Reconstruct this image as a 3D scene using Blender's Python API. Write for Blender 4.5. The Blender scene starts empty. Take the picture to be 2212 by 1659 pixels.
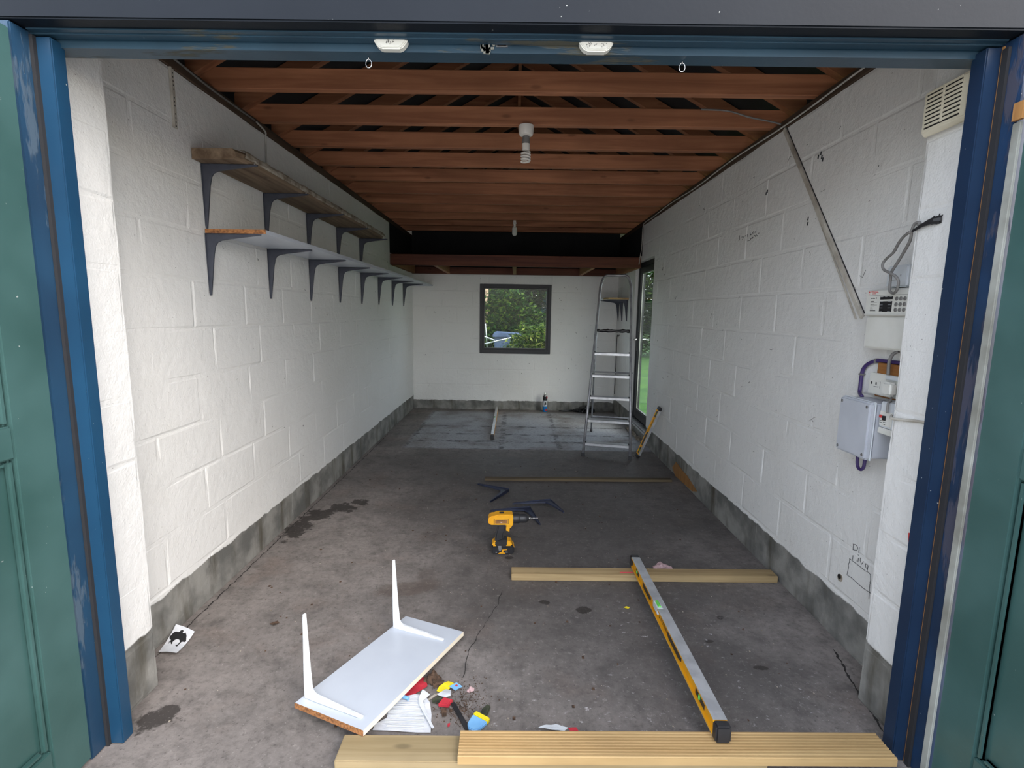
import bpy, bmesh, math, random
from mathutils import Vector, Matrix, noise
random.seed(7)
SC = bpy.context.scene
COL = SC.collection
PI = math.pi

# ------------------------------------------------------------------ camera
YAW, PITCH, ROLL, HC, FPX = -0.0059, 0.1406, -0.0152, 1.4632, 1094.64
cy, sy, cp, sp, cr, sr = math.cos(YAW), math.sin(YAW), math.cos(PITCH), math.sin(PITCH), math.cos(ROLL), math.sin(ROLL)
fwd = Vector((sy * cp, cy * cp, -sp)); rgt = Vector((cy, -sy, 0)); upv = rgt.cross(fwd)
r2 = cr * rgt - sr * upv; u2 = sr * rgt + cr * upv
cam = bpy.data.cameras.new('camera'); cam.sensor_fit = 'HORIZONTAL'; cam.sensor_width = 36
cam.lens = FPX / 2212 * 36; cam.clip_start = 0.02; cam.clip_end = 200
camo = bpy.data.objects.new('camera', cam); COL.objects.link(camo)
mw = Matrix((r2, u2, -fwd)).transposed().to_4x4(); mw.translation = (0, 0, HC); camo.matrix_world = mw
SC.camera = camo

# ------------------------------------------------------------------ sky, sun, exposure
SUN_AZ, SUN_EL = math.radians(138), math.radians(38)     # azimuth measured from +Y towards +X
W = bpy.data.worlds.new('world'); SC.world = W; W.use_nodes = True
wn = W.node_tree; wn.nodes.clear()
sky = wn.nodes.new('ShaderNodeTexSky'); sky.sky_type = 'NISHITA'; sky.sun_disc = False
sky.sun_elevation = SUN_EL; sky.sun_rotation = SUN_AZ; sky.dust_density = 2.0; sky.air_density = 1.0
mixw = wn.nodes.new('ShaderNodeMix'); mixw.data_type = 'RGBA'; mixw.inputs[0].default_value = 0.66
mixw.inputs[7].default_value = (4.0, 4.1, 4.35, 1)        # bright thin cloud over the blue
bg = wn.nodes.new('ShaderNodeBackground'); bg.inputs[1].default_value = 0.2
wo = wn.nodes.new('ShaderNodeOutputWorld')
wn.links.new(sky.outputs[0], mixw.inputs[6]); wn.links.new(mixw.outputs[2], bg.inputs[0]); wn.links.new(bg.outputs[0], wo.inputs[0])
sl = bpy.data.lights.new('sun', 'SUN'); sl.energy = 0.3; sl.angle = math.radians(50); sl.color = (1, .97, .92)
so = bpy.data.objects.new('sun', sl); COL.objects.link(so); so.location = (6, 0, 8)
sd = Vector((math.sin(SUN_AZ) * math.cos(SUN_EL), math.cos(SUN_AZ) * math.cos(SUN_EL), math.sin(SUN_EL)))
so.rotation_euler = sd.to_track_quat('Z', 'Y').to_euler()
vs = SC.view_settings
vs.view_transform = 'Standard'; vs.look = 'None'; vs.gamma = 1; vs.use_curve_mapping = False
vs.exposure = 2.1

# ------------------------------------------------------------------ materials
def lin(*c):
    o = []
    for v in c:
        v = v / 255
        o.append(v / 12.92 if v <= .04045 else ((v + .055) / 1.055) ** 2.4)
    return tuple(o)
class Nt:
    def __init__(s, name):
        s.m = bpy.data.materials.new(name); s.m.use_nodes = True
        s.t = s.m.node_tree; s.b = s.t.nodes['Principled BSDF']
    def n(s, typ, **kw):
        x = s.t.nodes.new(typ)
        for k, v in kw.items(): setattr(x, k, v)
        return x
    def l(s, a, b): s.t.links.new(a, b)
    def val(s, sock, v):
        if hasattr(v, 'is_output') or isinstance(v, bpy.types.NodeSocket): s.l(v, sock)
        else: sock.default_value = v
    def math(s, op, a, b=0.0, c=None, clamp=False):
        x = s.n('ShaderNodeMath', operation=op, use_clamp=clamp)
        s.val(x.inputs[0], a); s.val(x.inputs[1], b)
        if c is not None: s.val(x.inputs[2], c)
        return x.outputs[0]
    def vmath(s, op, a, b):
        x = s.n('ShaderNodeVectorMath', operation=op)
        s.val(x.inputs[0], a); s.val(x.inputs[1], b)
        return x.outputs[0]
    def pos(s, rnd=False, obj=False):
        if obj: v = s.n('ShaderNodeTexCoord').outputs['Object']
        else: v = s.n('ShaderNodeNewGeometry').outputs['Position']
        if rnd:
            r = s.n('ShaderNodeObjectInfo').outputs['Random']
            k = s.math('MULTIPLY', r, 37.0)
            cx = s.n('ShaderNodeCombineXYZ'); s.l(k, cx.inputs[0]); s.l(k, cx.inputs[1]); s.l(k, cx.inputs[2])
            v = s.vmath('ADD', v, cx.outputs[0])
        return v
    def noise(s, v, scale, detail=5, rough=.55, dist=0.0):
        x = s.n('ShaderNodeTexNoise'); s.l(v, x.inputs['Vector'])
        x.inputs['Scale'].default_value = scale; x.inputs['Detail'].default_value = detail
        x.inputs['Roughness'].default_value = rough; x.inputs['Distortion'].default_value = dist
        return x.outputs['Fac']
    def ss(s, v, a, b):
        x = s.n('ShaderNodeMapRange', interpolation_type='SMOOTHSTEP')
        s.val(x.inputs[0], v); x.inputs[1].default_value = a; x.inputs[2].default_value = b
        return x.outputs[0]
    def mix(s, f, a, b):
        x = s.n('ShaderNodeMix', data_type='RGBA'); s.val(x.inputs[0], f)
        s.val(x.inputs[6], a if not isinstance(a, tuple) else (*a[:3], 1)); s.val(x.inputs[7], b if not isinstance(b, tuple) else (*b[:3], 1))
        return x.outputs[2]
    def bump(s, h, strength=.3, dist=.004):
        x = s.n('ShaderNodeBump'); x.inputs['Strength'].default_value = strength; x.inputs['Distance'].default_value = dist
        s.l(h, x.inputs['Height']); s.l(x.outputs[0], s.b.inputs['Normal'])
    def out(s, col=None, rough=None, metal=None, spec=None):
        if col is not None: s.val(s.b.inputs['Base Color'], (*col[:3], 1) if isinstance(col, tuple) else col)
        if rough is not None: s.val(s.b.inputs['Roughness'], rough)
        if metal is not None: s.val(s.b.inputs['Metallic'], metal)
        if spec is not None: s.b.inputs['Specular IOR Level'].default_value = spec
        return s.m

def plain(name, c, c2=None, scale=9, rough=.55, metal=0, bump=0, bscale=90, obj=True, rnd=False, spec=.5, lo=.35, hi=.68):
    N = Nt(name); v = N.pos(rnd=rnd, obj=obj)
    col = c
    if c2 is not None: col = N.mix(N.ss(N.noise(v, scale), lo, hi), c, c2)
    if bump: N.bump(N.noise(v, bscale, 4), bump, .003)
    return N.out(col, rough, metal, spec)

def wood(name, c1, c2, axis='x', grain=26, rough=.7, bump=.25, knots=True, dark=None, obj=True, along=1.1):
    N = Nt(name); v = N.pos(rnd=True, obj=obj)
    st = {'x': (along, grain, grain), 'y': (grain, along, grain), 'z': (grain, grain, along)}[axis]
    g = N.noise(N.vmath('MULTIPLY', v, st), 1.0, 7, .6, .6)
    col = N.mix(N.ss(g, .3, .72), c1, c2)
    big = N.noise(v, 2.2, 3)
    col = N.mix(N.math('MULTIPLY', N.ss(big, .35, .75), .45), col, tuple(.45 * x for x in c1))
    if knots:
        kst = {'x': (3.2, 9, 9), 'y': (9, 3.2, 9), 'z': (9, 9, 3.2)}[axis]
        vo = N.n('ShaderNodeTexVoronoi'); N.l(N.vmath('MULTIPLY', v, kst), vo.inputs['Vector']); vo.inputs['Scale'].default_value = 1.0
        k = N.math('SUBTRACT', 1.0, N.ss(vo.outputs['Distance'], .04, .13))
        col = N.mix(N.math('MULTIPLY', k, .5), col, dark or tuple(.22 * x for x in c1))
    N.bump(g, bump, .004)
    return N.out(col, rough, 0, .3)

def painted_wall(name, zthr):
    N = Nt(name); v = N.pos()
    sep = N.n('ShaderNodeSeparateXYZ'); N.l(v, sep.inputs[0])
    edge = N.math('ADD', sep.outputs[2], N.math('MULTIPLY', N.math('SUBTRACT', N.noise(v, 9, 4), .5), .05))
    paint = N.ss(edge, zthr - .004, zthr + .004)
    dirt = N.ss(N.noise(v, 1.3, 4), .45, .8)
    white = N.mix(N.math('MULTIPLY', dirt, .35), (.80, .80, .785), (.66, .65, .61))
    fleck = N.ss(N.noise(v, 85, 2, .4), .755, .78)
    white = N.mix(N.math('MULTIPLY', fleck, .75), white, (.10, .09, .08))
    scuff = N.math('MULTIPLY', N.ss(N.noise(N.vmath('MULTIPLY', v, (9, 9, 2.2)), 1.0, 6, .7, 1.2), .69, .78), .35)
    white = N.mix(scuff, white, (.3, .29, .27))
    cn = N.noise(v, 5, 6)
    conc = N.mix(N.ss(cn, .35, .65), (.13, .13, .122), (.29, .285, .265))
    conc = N.mix(N.ss(N.noise(N.vmath('MULTIPLY', v, (7, 7, 1.2)), 1.0, 5), .5, .75), conc, (.075, .065, .045))
    fine = N.math('ADD', N.math('MULTIPLY', N.noise(v, 130, 3), .4), N.math('ADD', N.noise(v, 26, 5), N.math('MULTIPLY', N.noise(v, 7, 4, .6), 1.3)))
    N.bump(fine, .6, .006)
    r = N.mix(paint, (.9, .9, .9), (.5, .5, .5))
    return N.out(N.mix(paint, conc, white), r, 0, .4)

def paint_worn(name, c, c2, bare, thr=.68, scale=7, rough=.38, zdir='z', spec=.5):
    N = Nt(name); v = N.pos()
    st = {'z': (6, 6, 1.3), 'x': (1.0, 6, 6)}[zdir]
    a = N.noise(N.vmath('MULTIPLY', v, st), scale / 5, 6, .65)
    col = N.mix(N.ss(N.noise(v, 3, 3), .3, .7), c, c2)
    w = N.ss(a, thr, thr + .05)
    col = N.mix(w, col, bare)
    sc = N.ss(N.noise(v, 75, 2), .76, .79)
    col = N.mix(N.math('MULTIPLY', sc, .7), col, (.45, .47, .45))
    N.bump(N.math('ADD', N.math('MULTIPLY', N.noise(v, 60, 3), .4), w), .25, .003)
    return N.out(col, N.mix(w, (rough,) * 3, (.85,) * 3), 0, spec)

MT = {}
MT['wall_l'] = painted_wall('white_painted_block', .205)
MT['wall_b'] = painted_wall('white_painted_block_back', .135)
MT['pier'] = painted_wall('white_painted_pier', .245)
MT['joist'] = wood('stained_joist_wood', lin(182, 124, 90), lin(140, 90, 64), 'x', 20, .62, .2)
MT['rafter'] = wood('stained_rafter_wood', lin(168, 114, 82), lin(128, 82, 58), 'x', 18, .65, .2)
MT['plate'] = wood('dark_wall_plate_wood', lin(92, 74, 60), lin(60, 48, 40), 'y', 20, .8, .3, False)
MT['loftwood'] = wood('loft_beam_wood', lin(110, 64, 48), lin(80, 46, 36), 'x', 20, .62, .2)
MT['loftwood_y'] = wood('loft_joist_wood', lin(165, 118, 82), lin(128, 84, 58), 'y', 20, .62, .2)
MT['felt'] = plain('black_roofing_felt', (.012, .012, .013), (.02, .02, .022), 3, .8, bump=.3, obj=False)
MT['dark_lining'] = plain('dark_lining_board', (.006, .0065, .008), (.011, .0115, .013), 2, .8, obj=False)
MT['blue'] = paint_worn('blue_gloss_paint', lin(28, 68, 98), lin(24, 60, 88), lin(20, 50, 76), .9, rough=.35)
MT['blue_worn'] = paint_worn('worn_blue_paint', lin(34, 66, 92), lin(28, 54, 78), lin(64, 82, 98), .54)
MT['navy'] = paint_worn('navy_gloss_paint', lin(27, 48, 74), lin(22, 40, 64), lin(60, 76, 92), .78, rough=.32)
MT['navy_worn'] = paint_worn('worn_navy_paint', lin(30, 58, 92), lin(24, 40, 62), lin(58, 60, 76), .55)
MT['headblue'] = paint_worn('worn_blue_head_paint', lin(42, 70, 88), lin(34, 58, 74), lin(76, 76, 66), .60, zdir='x')
MT['headgrey'] = paint_worn('grey_violet_gloss_paint', lin(24, 29, 36), lin(20, 25, 32), lin(58, 62, 68), .85, rough=.45, zdir='x', spec=.14)
MT['green'] = paint_worn('green_gloss_paint', lin(66, 97, 95), lin(52, 82, 79), lin(120, 146, 142), .84, rough=.3)
MT['rubber'] = plain('black_rubber', (.02, .02, .022), rough=.6)
MT['barewood'] = wood('bare_orange_wood', lin(176, 130, 78), lin(140, 96, 56), 'z', 30, .7, .2, False)
MT['seal'] = plain('grey_weather_seal', lin(165, 168, 162), lin(120, 120, 112), 4, .5)
MT['galv'] = plain('galvanised_steel', (.45, .45, .46), (.3, .3, .31), 20, .35, .9)
MT['alu'] = plain('aluminium', (.66, .67, .69), (.5, .51, .53), 14, .36, .55)
MT['alu_dull'] = plain('dull_aluminium', (.44, .44, .46), (.3, .3, .32), 16, .42, .6)
MT['bracket'] = plain('blue_grey_enamel', lin(66, 70, 82), lin(56, 60, 72), 20, .5)
MT['darkbracket'] = plain('dark_blue_enamel', lin(48, 54, 76), lin(38, 43, 60), 20, .45)
MT['whitemetal'] = plain('white_enamel', lin(232, 236, 240), lin(212, 218, 224), 25, .35)
MT['melamine'] = plain('white_melamine', lin(200, 207, 217), lin(192, 199, 210), 3, .35)
MT['chipboard'] = plain('raw_chipboard', lin(172, 118, 72), lin(112, 72, 42), 90, .9, bump=.5, bscale=160)
MT['shelfedge'] = plain('cream_edge_band', lin(236, 226, 205), rough=.5)
MT['scaff'] = wood('weathered_scaffold_board', lin(150, 130, 108), lin(92, 74, 58), 'y', 16, .9, .5, True)
MT['cement'] = plain('cement_spatter', lin(176, 168, 155), lin(120, 108, 92), 18, .95, bump=.7, bscale=70)
MT['deck'] = wood('treated_deck_timber', lin(190, 160, 112), lin(162, 130, 84), 'x', 20, .6, .2, False)
MT['timber'] = wood('greenish_treated_timber', lin(168, 150, 116), lin(142, 124, 90), 'x', 22, .7, .25, True)
MT['batten'] = wood('grey_brown_batten', lin(184, 160, 118), lin(146, 122, 86), 'x', 22, .75, .25, True)
MT['oldbatten'] = wood('dirty_batten', lin(112, 98, 76), lin(78, 68, 54), 'x', 22, .85, .25, True)
MT['yellow'] = plain('tool_yellow', lin(236, 172, 34), lin(222, 156, 26), 8, .38)
MT['black'] = plain('black_plastic', (.018, .018, .02), (.03, .03, .033), 12, .45)
MT['blackshine'] = plain('shiny_black_bin_liner', (.01, .01, .011), rough=.2)
MT['whiteplastic'] = plain('white_plastic', lin(222, 222, 216), lin(208, 208, 200), 5, .4)
MT['creamplastic'] = plain('cream_plastic', lin(222, 216, 196), lin(204, 196, 174), 6, .5)
MT['greyplastic'] = plain('grey_plastic', lin(188, 192, 200), lin(178, 182, 190), 5, .42)
MT['palegrey'] = plain('pale_grey_plastic', lin(205, 210, 214), rough=.45)
MT['lampwhite'] = plain('lamp_white', lin(226, 222, 214), rough=.3)
MT['cablegrey'] = plain('grey_cable_sheath', lin(128, 126, 124), lin(110, 108, 106), 20, .5)
MT['cablewhite'] = plain('white_cable_sheath', lin(205, 202, 196), lin(170, 166, 160), 9, .5)
MT['purple'] = plain('purple_cable_sheath', lin(66, 50, 104), rough=.4)
MT['trunk'] = plain('painted_cable_trunking', lin(206, 202, 192), lin(160, 152, 140), 6, .6)
MT['board'] = wood('brown_backboard_wood', lin(176, 122, 70), lin(136, 88, 48), 'y', 24, .7, .2, True)
MT['frame'] = plain('anthracite_window_frame', lin(30, 33, 40), lin(25, 28, 34), 5, .45)
MT['pencil'] = plain('pencil_graphite', (.03, .03, .035), rough=.8)
MT['red'] = plain('red_card', lin(196, 54, 66), lin(172, 44, 58), 14, .6)
MT['paper'] = plain('white_paper', lin(226, 228, 232), lin(206, 210, 216), 12, .7)
MT['dirt'] = plain('brown_dirt', lin(98, 76, 60), lin(58, 44, 34), 50, 1, bump=.8, bscale=120)
MT['lblue'] = plain('light_blue_plastic', lin(134, 190, 234), lin(118, 174, 224), 10, .4)
MT['lyellow'] = plain('bright_yellow_card', lin(238, 218, 46), rough=.5)
MT['mblue'] = plain('marker_blue', lin(36, 64, 170), rough=.4)
MT['pink'] = plain('pale_pink_paper', lin(190, 160, 160), rough=.7)
MT['olive'] = plain('olive_leaf', lin(70, 74, 56), lin(40, 44, 34), 30, .7)
MT['ink'] = plain('black_print', (.012, .012, .014), rough=.5)
MT['redink'] = plain('red_print', lin(196, 66, 62), rough=.5)
MT['green_fluid'] = plain('green_vial', lin(110, 200, 90), rough=.15)
MT['canbody'] = plain('aerosol_blue', lin(30, 120, 190), rough=.3)
MT['steel'] = plain('bright_steel', (.6, .6, .6), rough=.25, metal=1)
MT['brickface'] = plain('facade_render', lin(190, 184, 172), lin(170, 164, 152), 3, .9, obj=False)
MT['tile'] = plain('roof_tile', lin(110, 78, 64), lin(84, 60, 52), 3, .9, obj=False)

def glass(name, tint):
    N = Nt(name); nt = N.t; nt.nodes.remove(N.b)
    tr = N.n('ShaderNodeBsdfTransparent'); tr.inputs[0].default_value = (*tint, 1)
    gl = N.n('ShaderNodeBsdfGlossy'); gl.inputs['Roughness'].default_value = .02
    lw = N.n('ShaderNodeLayerWeight'); lw.inputs[0].default_value = .5
    fr = N.math('ADD', .008, N.math('MULTIPLY', .9, N.math('POWER', lw.outputs['Facing'], 5.0)))
    mx = N.n('ShaderNodeMixShader'); N.l(fr, mx.inputs[0]); N.l(tr.outputs[0], mx.inputs[1]); N.l(gl.outputs[0], mx.inputs[2])
    N.l(mx.outputs[0], nt.nodes['Material Output'].inputs[0])
    return N.m
MT['glass'] = glass('window_glass', (.90, .94, .93))

def leaf(name, c1, c2, c3):
    N = Nt(name)
    r = N.n('ShaderNodeNewGeometry').outputs['Random Per Island']
    col = N.mix(N.ss(r, .15, .65), c1, c2); col = N.mix(N.ss(r, .74, .95), col, c3)  # sunlit leaves and shaded gaps are put into the per-leaf colour
    tl = N.n('ShaderNodeBsdfTranslucent'); N.l(col, tl.inputs[0])
    ms = N.n('ShaderNodeMixShader'); ms.inputs[0].default_value = .4
    N.out(col, .55, 0, .18)
    N.l(N.b.outputs[0], ms.inputs[1]); N.l(tl.outputs[0], ms.inputs[2]); N.l(ms.outputs[0], N.t.nodes['Material Output'].inputs[0])
    return N.m
MT['leaf_dark'] = leaf('dark_green_leaves', (.0015, .007, .0025), (.007, .03, .009), (.06, .12, .025))
MT['leaf_mid'] = leaf('mid_green_leaves', (.004, .018, .003), (.02, .07, .01), (.14, .23, .03))
MT['leaf_lime'] = leaf('yellow_green_leaves', (.012, .035, .004), (.09, .165, .018), (.34, .38, .08))
MT['leaf_blue'] = leaf('blue_green_needles', (.006, .022, .022), (.03, .085, .09), (.12, .24, .28))
MT['bark'] = plain('pale_bark', lin(176, 150, 122), lin(110, 88, 68), 12, .9, bump=.5)
MT['lawn'] = plain('lawn_grass', (.035, .12, .015), (.09, .21, .03), 2.5, .9, bump=.6, bscale=60, obj=False)
MT['drive'] = plain('driveway_concrete', (.52, .48, .43), (.58, .54, .49), 6, .9, bump=.5, obj=False)
MT['binplastic'] = plain('grey_bin_plastic', lin(92, 108, 140), lin(70, 84, 112), 6, .4)

def floor_mat():
    N = Nt('stained_concrete_floor'); v = N.pos()
    n1 = N.noise(v, 1.6, 6, .6); n2 = N.noise(v, 9, 6, .65); n3 = N.noise(v, 60, 4, .6)
    col = N.mix(N.ss(n1, .3, .7), (.275, .246, .228), (.185, .166, .154))
    col = N.mix(N.math('MULTIPLY', N.ss(n2, .42, .76), .75), col, (.105, .094, .088))
    rust = N.math('MULTIPLY', N.ss(N.noise(v, 3.1, 4), .52, .72), .35)
    col = N.mix(rust, col, (.20, .145, .118))
    jit = N.math('SUBTRACT', N.noise(v, 3.4, 6, .7), .5)
    jit2 = N.math('SUBTRACT', N.noise(v, 16, 4, .6), .5)
    sep = N.n('ShaderNodeSeparateXYZ'); N.l(v, sep.inputs[0]); X, Y = sep.outputs[0], sep.outputs[1]
    def blob(x, y, rx, ry, ang=0, soft=.35, j=1.0, j2=.0):
        dx = N.math('SUBTRACT', X, x); dy = N.math('SUBTRACT', Y, y)
        c, s = math.cos(ang), math.sin(ang)
        a = N.math('ADD', N.math('MULTIPLY', dx, c / rx), N.math('MULTIPLY', dy, s / rx))
        b = N.math('ADD', N.math('MULTIPLY', dx, -s / ry), N.math('MULTIPLY', dy, c / ry))
        d = N.math('SQRT', N.math('ADD', N.math('MULTIPLY', a, a), N.math('MULTIPLY', b, b)))
        d = N.math('ADD', d, N.math('ADD', N.math('MULTIPLY', jit, j), N.math('MULTIPLY', jit2, j2)))
        return N.math('SUBTRACT', 1.0, N.ss(d, 1 - soft, 1 + soft))
    oil = None
    for q in ((.42, 2.75, .85, 1.0), (.75, 3.6, .8, .9), (.1, 3.75, .9, .7), (.75, 1.95, .5, .35), (.95, 4.6, .6, .7), (-.3, 4.6, 1.0, .6)):
        m = blob(*q, soft=.6, j=1.6)
        oil = m if oil is None else N.math('MAXIMUM', oil, m)
    col = N.mix(N.math('MULTIPLY', oil, .62), col, (.05, .046, .045))
    # foam mat imprints at the back
    mat_in = N.math('MULTIPLY', N.ss(Y, 5.28, 5.34), N.math('MULTIPLY', N.ss(X, -1.24, -1.16), N.math('SUBTRACT', 1.0, N.ss(Y, 7.25, 7.45))))
    col = N.mix(N.math('MULTIPLY', mat_in, N.ss(N.noise(v, 2.3, 5), .22, .6)), col, (.40, .405, .425))
    def line(c, p, w):
        d = N.math('ABSOLUTE', N.math('ADD', N.math('SUBTRACT', c, p), N.math('MULTIPLY', jit2, .05)))
        return N.math('SUBTRACT', 1.0, N.ss(d, w * .3, w))
    ln = None
    for c, p, w in ((Y, 5.31, .035), (Y, 5.64, .06), (Y, 5.98, .05), (Y, 6.4, .05), (X, -1.19, .03), (X, -.14, .045), (X, .50, .045)):
        m = line(c, p, w); ln = m if ln is None else N.math('MAXIMUM', ln, m)
    ln = N.math('MULTIPLY', ln, N.math('MULTIPLY', mat_in, N.ss(N.noise(v, 7, 5, .7), .42, .62)))
    col = N.mix(N.math('MULTIPLY', ln, .8), col, (.04, .038, .038))
    # black spills
    sp_ = None
    for q in ((-1.27, 1.62, .075, .045, .3), (-1.24, 1.66, .04, .03, 0), (-1.45, 3.25, .07, .2, -.1), (-1.40, 3.46, .09, .14, -.5), (-1.27, 3.60, .10, .09, -.3), (-1.17, 3.72, .07, .06, 0),
              (-.02, 2.88, .03, .018, 0), (.36, 2.35, .03, .03, 0), (.17, 2.41, .03, .02, 0), (1.05, 1.95, .028, .012, 0), (1.02, 2.3, .022, .016, .3), (.9, 2.12, .02, .012, .2)):
        m = blob(*q, soft=.16, j=1.5, j2=2.6); sp_ = m if sp_ is None else N.math('MAXIMUM', sp_, m)
    col = N.mix(N.math('MULTIPLY', blob(-.55, 2.52, .16, .07, .2, .3, 1.2, 1.0), .5), col, (.11, .08, .065))
    col = N.mix(N.math('MULTIPLY', sp_, .88), col, (.032, .027, .024))
    scr = N.ss(N.noise(N.vmath('MULTIPLY', v, (30, 50, 1)), 1.0, 4, .7), .60, .72)
    wh = None
    for q in ((.45, 1.72, .5, .16, .2), (1.05, 1.75, .28, .2, 0), (-.05, 1.75, .22, .2, 0), (.75, 2.25, .4, .25, 0), (.3, 2.93, .05, .05, 0)):
        m = blob(*q, soft=.6, j=1.5); wh = m if wh is None else N.math('MAXIMUM', wh, m)
    col = N.mix(N.math('MULTIPLY', N.math('MULTIPLY', wh, scr), .8), col, (.55, .53, .53))
    grain = N.noise(v, 34, 5, .75)
    col = N.mix(N.math('MULTIPLY', N.ss(grain, .46, .72), .5), col, (.07, .062, .058))
    col = N.mix(N.math('MULTIPLY', N.math('SUBTRACT', 1.0, N.ss(grain, .26, .44)), .35), col, (.42, .39, .365))
    peb = N.ss(n3, .6, .72)
    col = N.mix(N.math('MULTIPLY', peb, .6), col, (.06, .052, .048))
    pebl = N.ss(N.noise(v, 85, 3, .6), .66, .74)
    col = N.mix(N.math('MULTIPLY', pebl, .4), col, (.5, .47, .44))
    N.bump(N.math('ADD', N.math('MULTIPLY', n3, .6), n2), .5, .005)
    rough = N.mix(oil, (.85, .85, .85), (.6, .6, .6))
    return N.out(col, rough, 0, .35)
MT['floor'] = floor_mat()

# ------------------------------------------------------------------ mesh helpers
class MB:
    def __init__(s): s.v = []; s.f = []
    def add(s, vs_, fs, M=None):
        o = len(s.v)
        for p in vs_: s.v.append(M @ Vector(p) if M else Vector(p))
        for f in fs: s.f.append([i + o for i in f])
        return s
    def box(s, x0, x1, y0, y1, z0, z1, M=None):
        return s.add([(x0, y0, z0), (x1, y0, z0), (x1, y1, z0), (x0, y1, z0), (x0, y0, z1), (x1, y0, z1), (x1, y1, z1), (x0, y1, z1)],
                     [(0, 3, 2, 1), (4, 5, 6, 7), (0, 1, 5, 4), (1, 2, 6, 5), (2, 3, 7, 6), (3, 0, 4, 7)], M)
    def prism(s, poly, c0, c1, axis='y', M=None):
        n = len(poly)
        def P(a, b, c): return {'y': (a, c, b), 'x': (c, a, b), 'z': (a, b, c)}[axis]
        return s.add([P(a, b, c0) for a, b in poly] + [P(a, b, c1) for a, b in poly],
                     [list(range(n))[::-1], list(range(n, 2 * n))] + [(i, (i + 1) % n, (i + 1) % n + n, i + n) for i in range(n)], M)
    def tube(s, pts, r, n=8, M=None, closed=False):
        pts = [Vector(p) for p in pts]; k = len(pts); rs = r if isinstance(r, (list, tuple)) else [r] * k
        vs_ = []; fs = []; ref = None
        for i, p in enumerate(pts):
            if closed: t = pts[(i + 1) % k] - pts[i - 1]
            else: t = pts[min(i + 1, k - 1)] - pts[max(i - 1, 0)]
            t = t.normalized() if t.length > 1e-9 else Vector((0, 0, 1))
            if ref is None: ref = Vector((0, 0, 1)) if abs(t.z) < .9 else Vector((1, 0, 0))
            a = t.cross(ref); a = a.normalized() if a.length > 1e-6 else t.orthogonal().normalized(); b = a.cross(t); ref = b
            for j in range(n):
                w = 2 * PI * j / n; vs_.append(p + rs[i] * (math.cos(w) * a + math.sin(w) * b))
        for i in range(k if closed else k - 1):
            for j in range(n):
                i2 = (i + 1) % k
                fs.append((i * n + j, i * n + (j + 1) % n, i2 * n + (j + 1) % n, i2 * n + j))
        if not closed: fs += [tuple(range(n))[::-1], tuple(range((k - 1) * n, k * n))]
        return s.add(vs_, fs, M)
    def lathe(s, prof, n=20, M=None):
        vs_ = []; fs = []
        for r, z in prof:
            for j in range(n): vs_.append((r * math.cos(2 * PI * j / n), r * math.sin(2 * PI * j / n), z))
        for i in range(len(prof) - 1):
            for j in range(n): fs.append((i * n + j, i * n + (j + 1) % n, (i + 1) * n + (j + 1) % n, (i + 1) * n + j))
        fs += [tuple(range(n))[::-1], tuple(range((len(prof) - 1) * n, len(prof) * n))]
        return s.add(vs_, fs, M)
    def quad(s, a, b, c, d, M=None): return s.add([a, b, c, d], [(0, 1, 2, 3)], M)
    def mesh(s, name, mat, bevel=0, seg=2, smooth=False, off=None):
        me = bpy.data.meshes.new(name); bm = bmesh.new()
        bv = [bm.verts.new(p - off if off else p) for p in s.v]
        for f in s.f:
            try: bm.faces.new([bv[i] for i in f])
            except ValueError: pass
        bmesh.ops.recalc_face_normals(bm, faces=bm.faces)
        if bevel:
            ed = [e for e in bm.edges if len(e.link_faces) == 2 and e.calc_face_angle(0) > .5]
            bmesh.ops.bevel(bm, geom=ed, offset=bevel, segments=seg, affect='EDGES', clamp_overlap=True)
        if smooth:
            for f in bm.faces: f.smooth = True
        bm.to_mesh(me); bm.free()
        if smooth and smooth != 'all':
            try: me.set_sharp_from_angle(angle=math.radians(smooth if smooth is not True else 35))
            except Exception: pass
        me.materials.append(MT[mat] if isinstance(mat, str) else mat)
        return me
    def build(s, name, mat, parent=None, bevel=0, seg=2, smooth=False, local=False, base=None):
        off = None
        if parent is None:
            if base is None:
                xs = [p.x for p in s.v]; ys = [p.y for p in s.v]; zs = [p.z for p in s.v]
                base = Vector(((min(xs) + max(xs)) / 2, (min(ys) + max(ys)) / 2, min(zs)))
            off = Vector(base)
        elif not local:
            inv = world_of(parent).inverted(); s.v = [inv @ p for p in s.v]
        me = s.mesh(name, mat, bevel, seg, smooth, off)
        o = bpy.data.objects.new(name, me); COL.objects.link(o)
        if parent is not None: o.parent = parent
        else: o.location = off
        return o
def world_of(o):
    M = Matrix.LocRotScale(o.location, o.rotation_euler, o.scale)
    return world_of(o.parent) @ M if o.parent else M
def tag(o, label=None, cat=None, group=None, kind=None):
    if label: o['label'] = label
    if cat: o['category'] = cat
    if group: o['group'] = group
    if kind: o['kind'] = kind
    return o
def thing(name, label, cat, loc=(0, 0, 0), rz=0, group=None, rot=None):
    o = bpy.data.objects.new(name, None); COL.objects.link(o); o.location = loc; o.empty_display_size = .1
    o.rotation_euler = rot if rot else (0, 0, rz)
    return tag(o, label, cat, group)
def copy_tree(o, parent=None):
    c = o.copy(); COL.objects.link(c)
    if parent: c.parent = parent
    for ch in list(o.children): copy_tree(ch, c)
    return c
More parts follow.
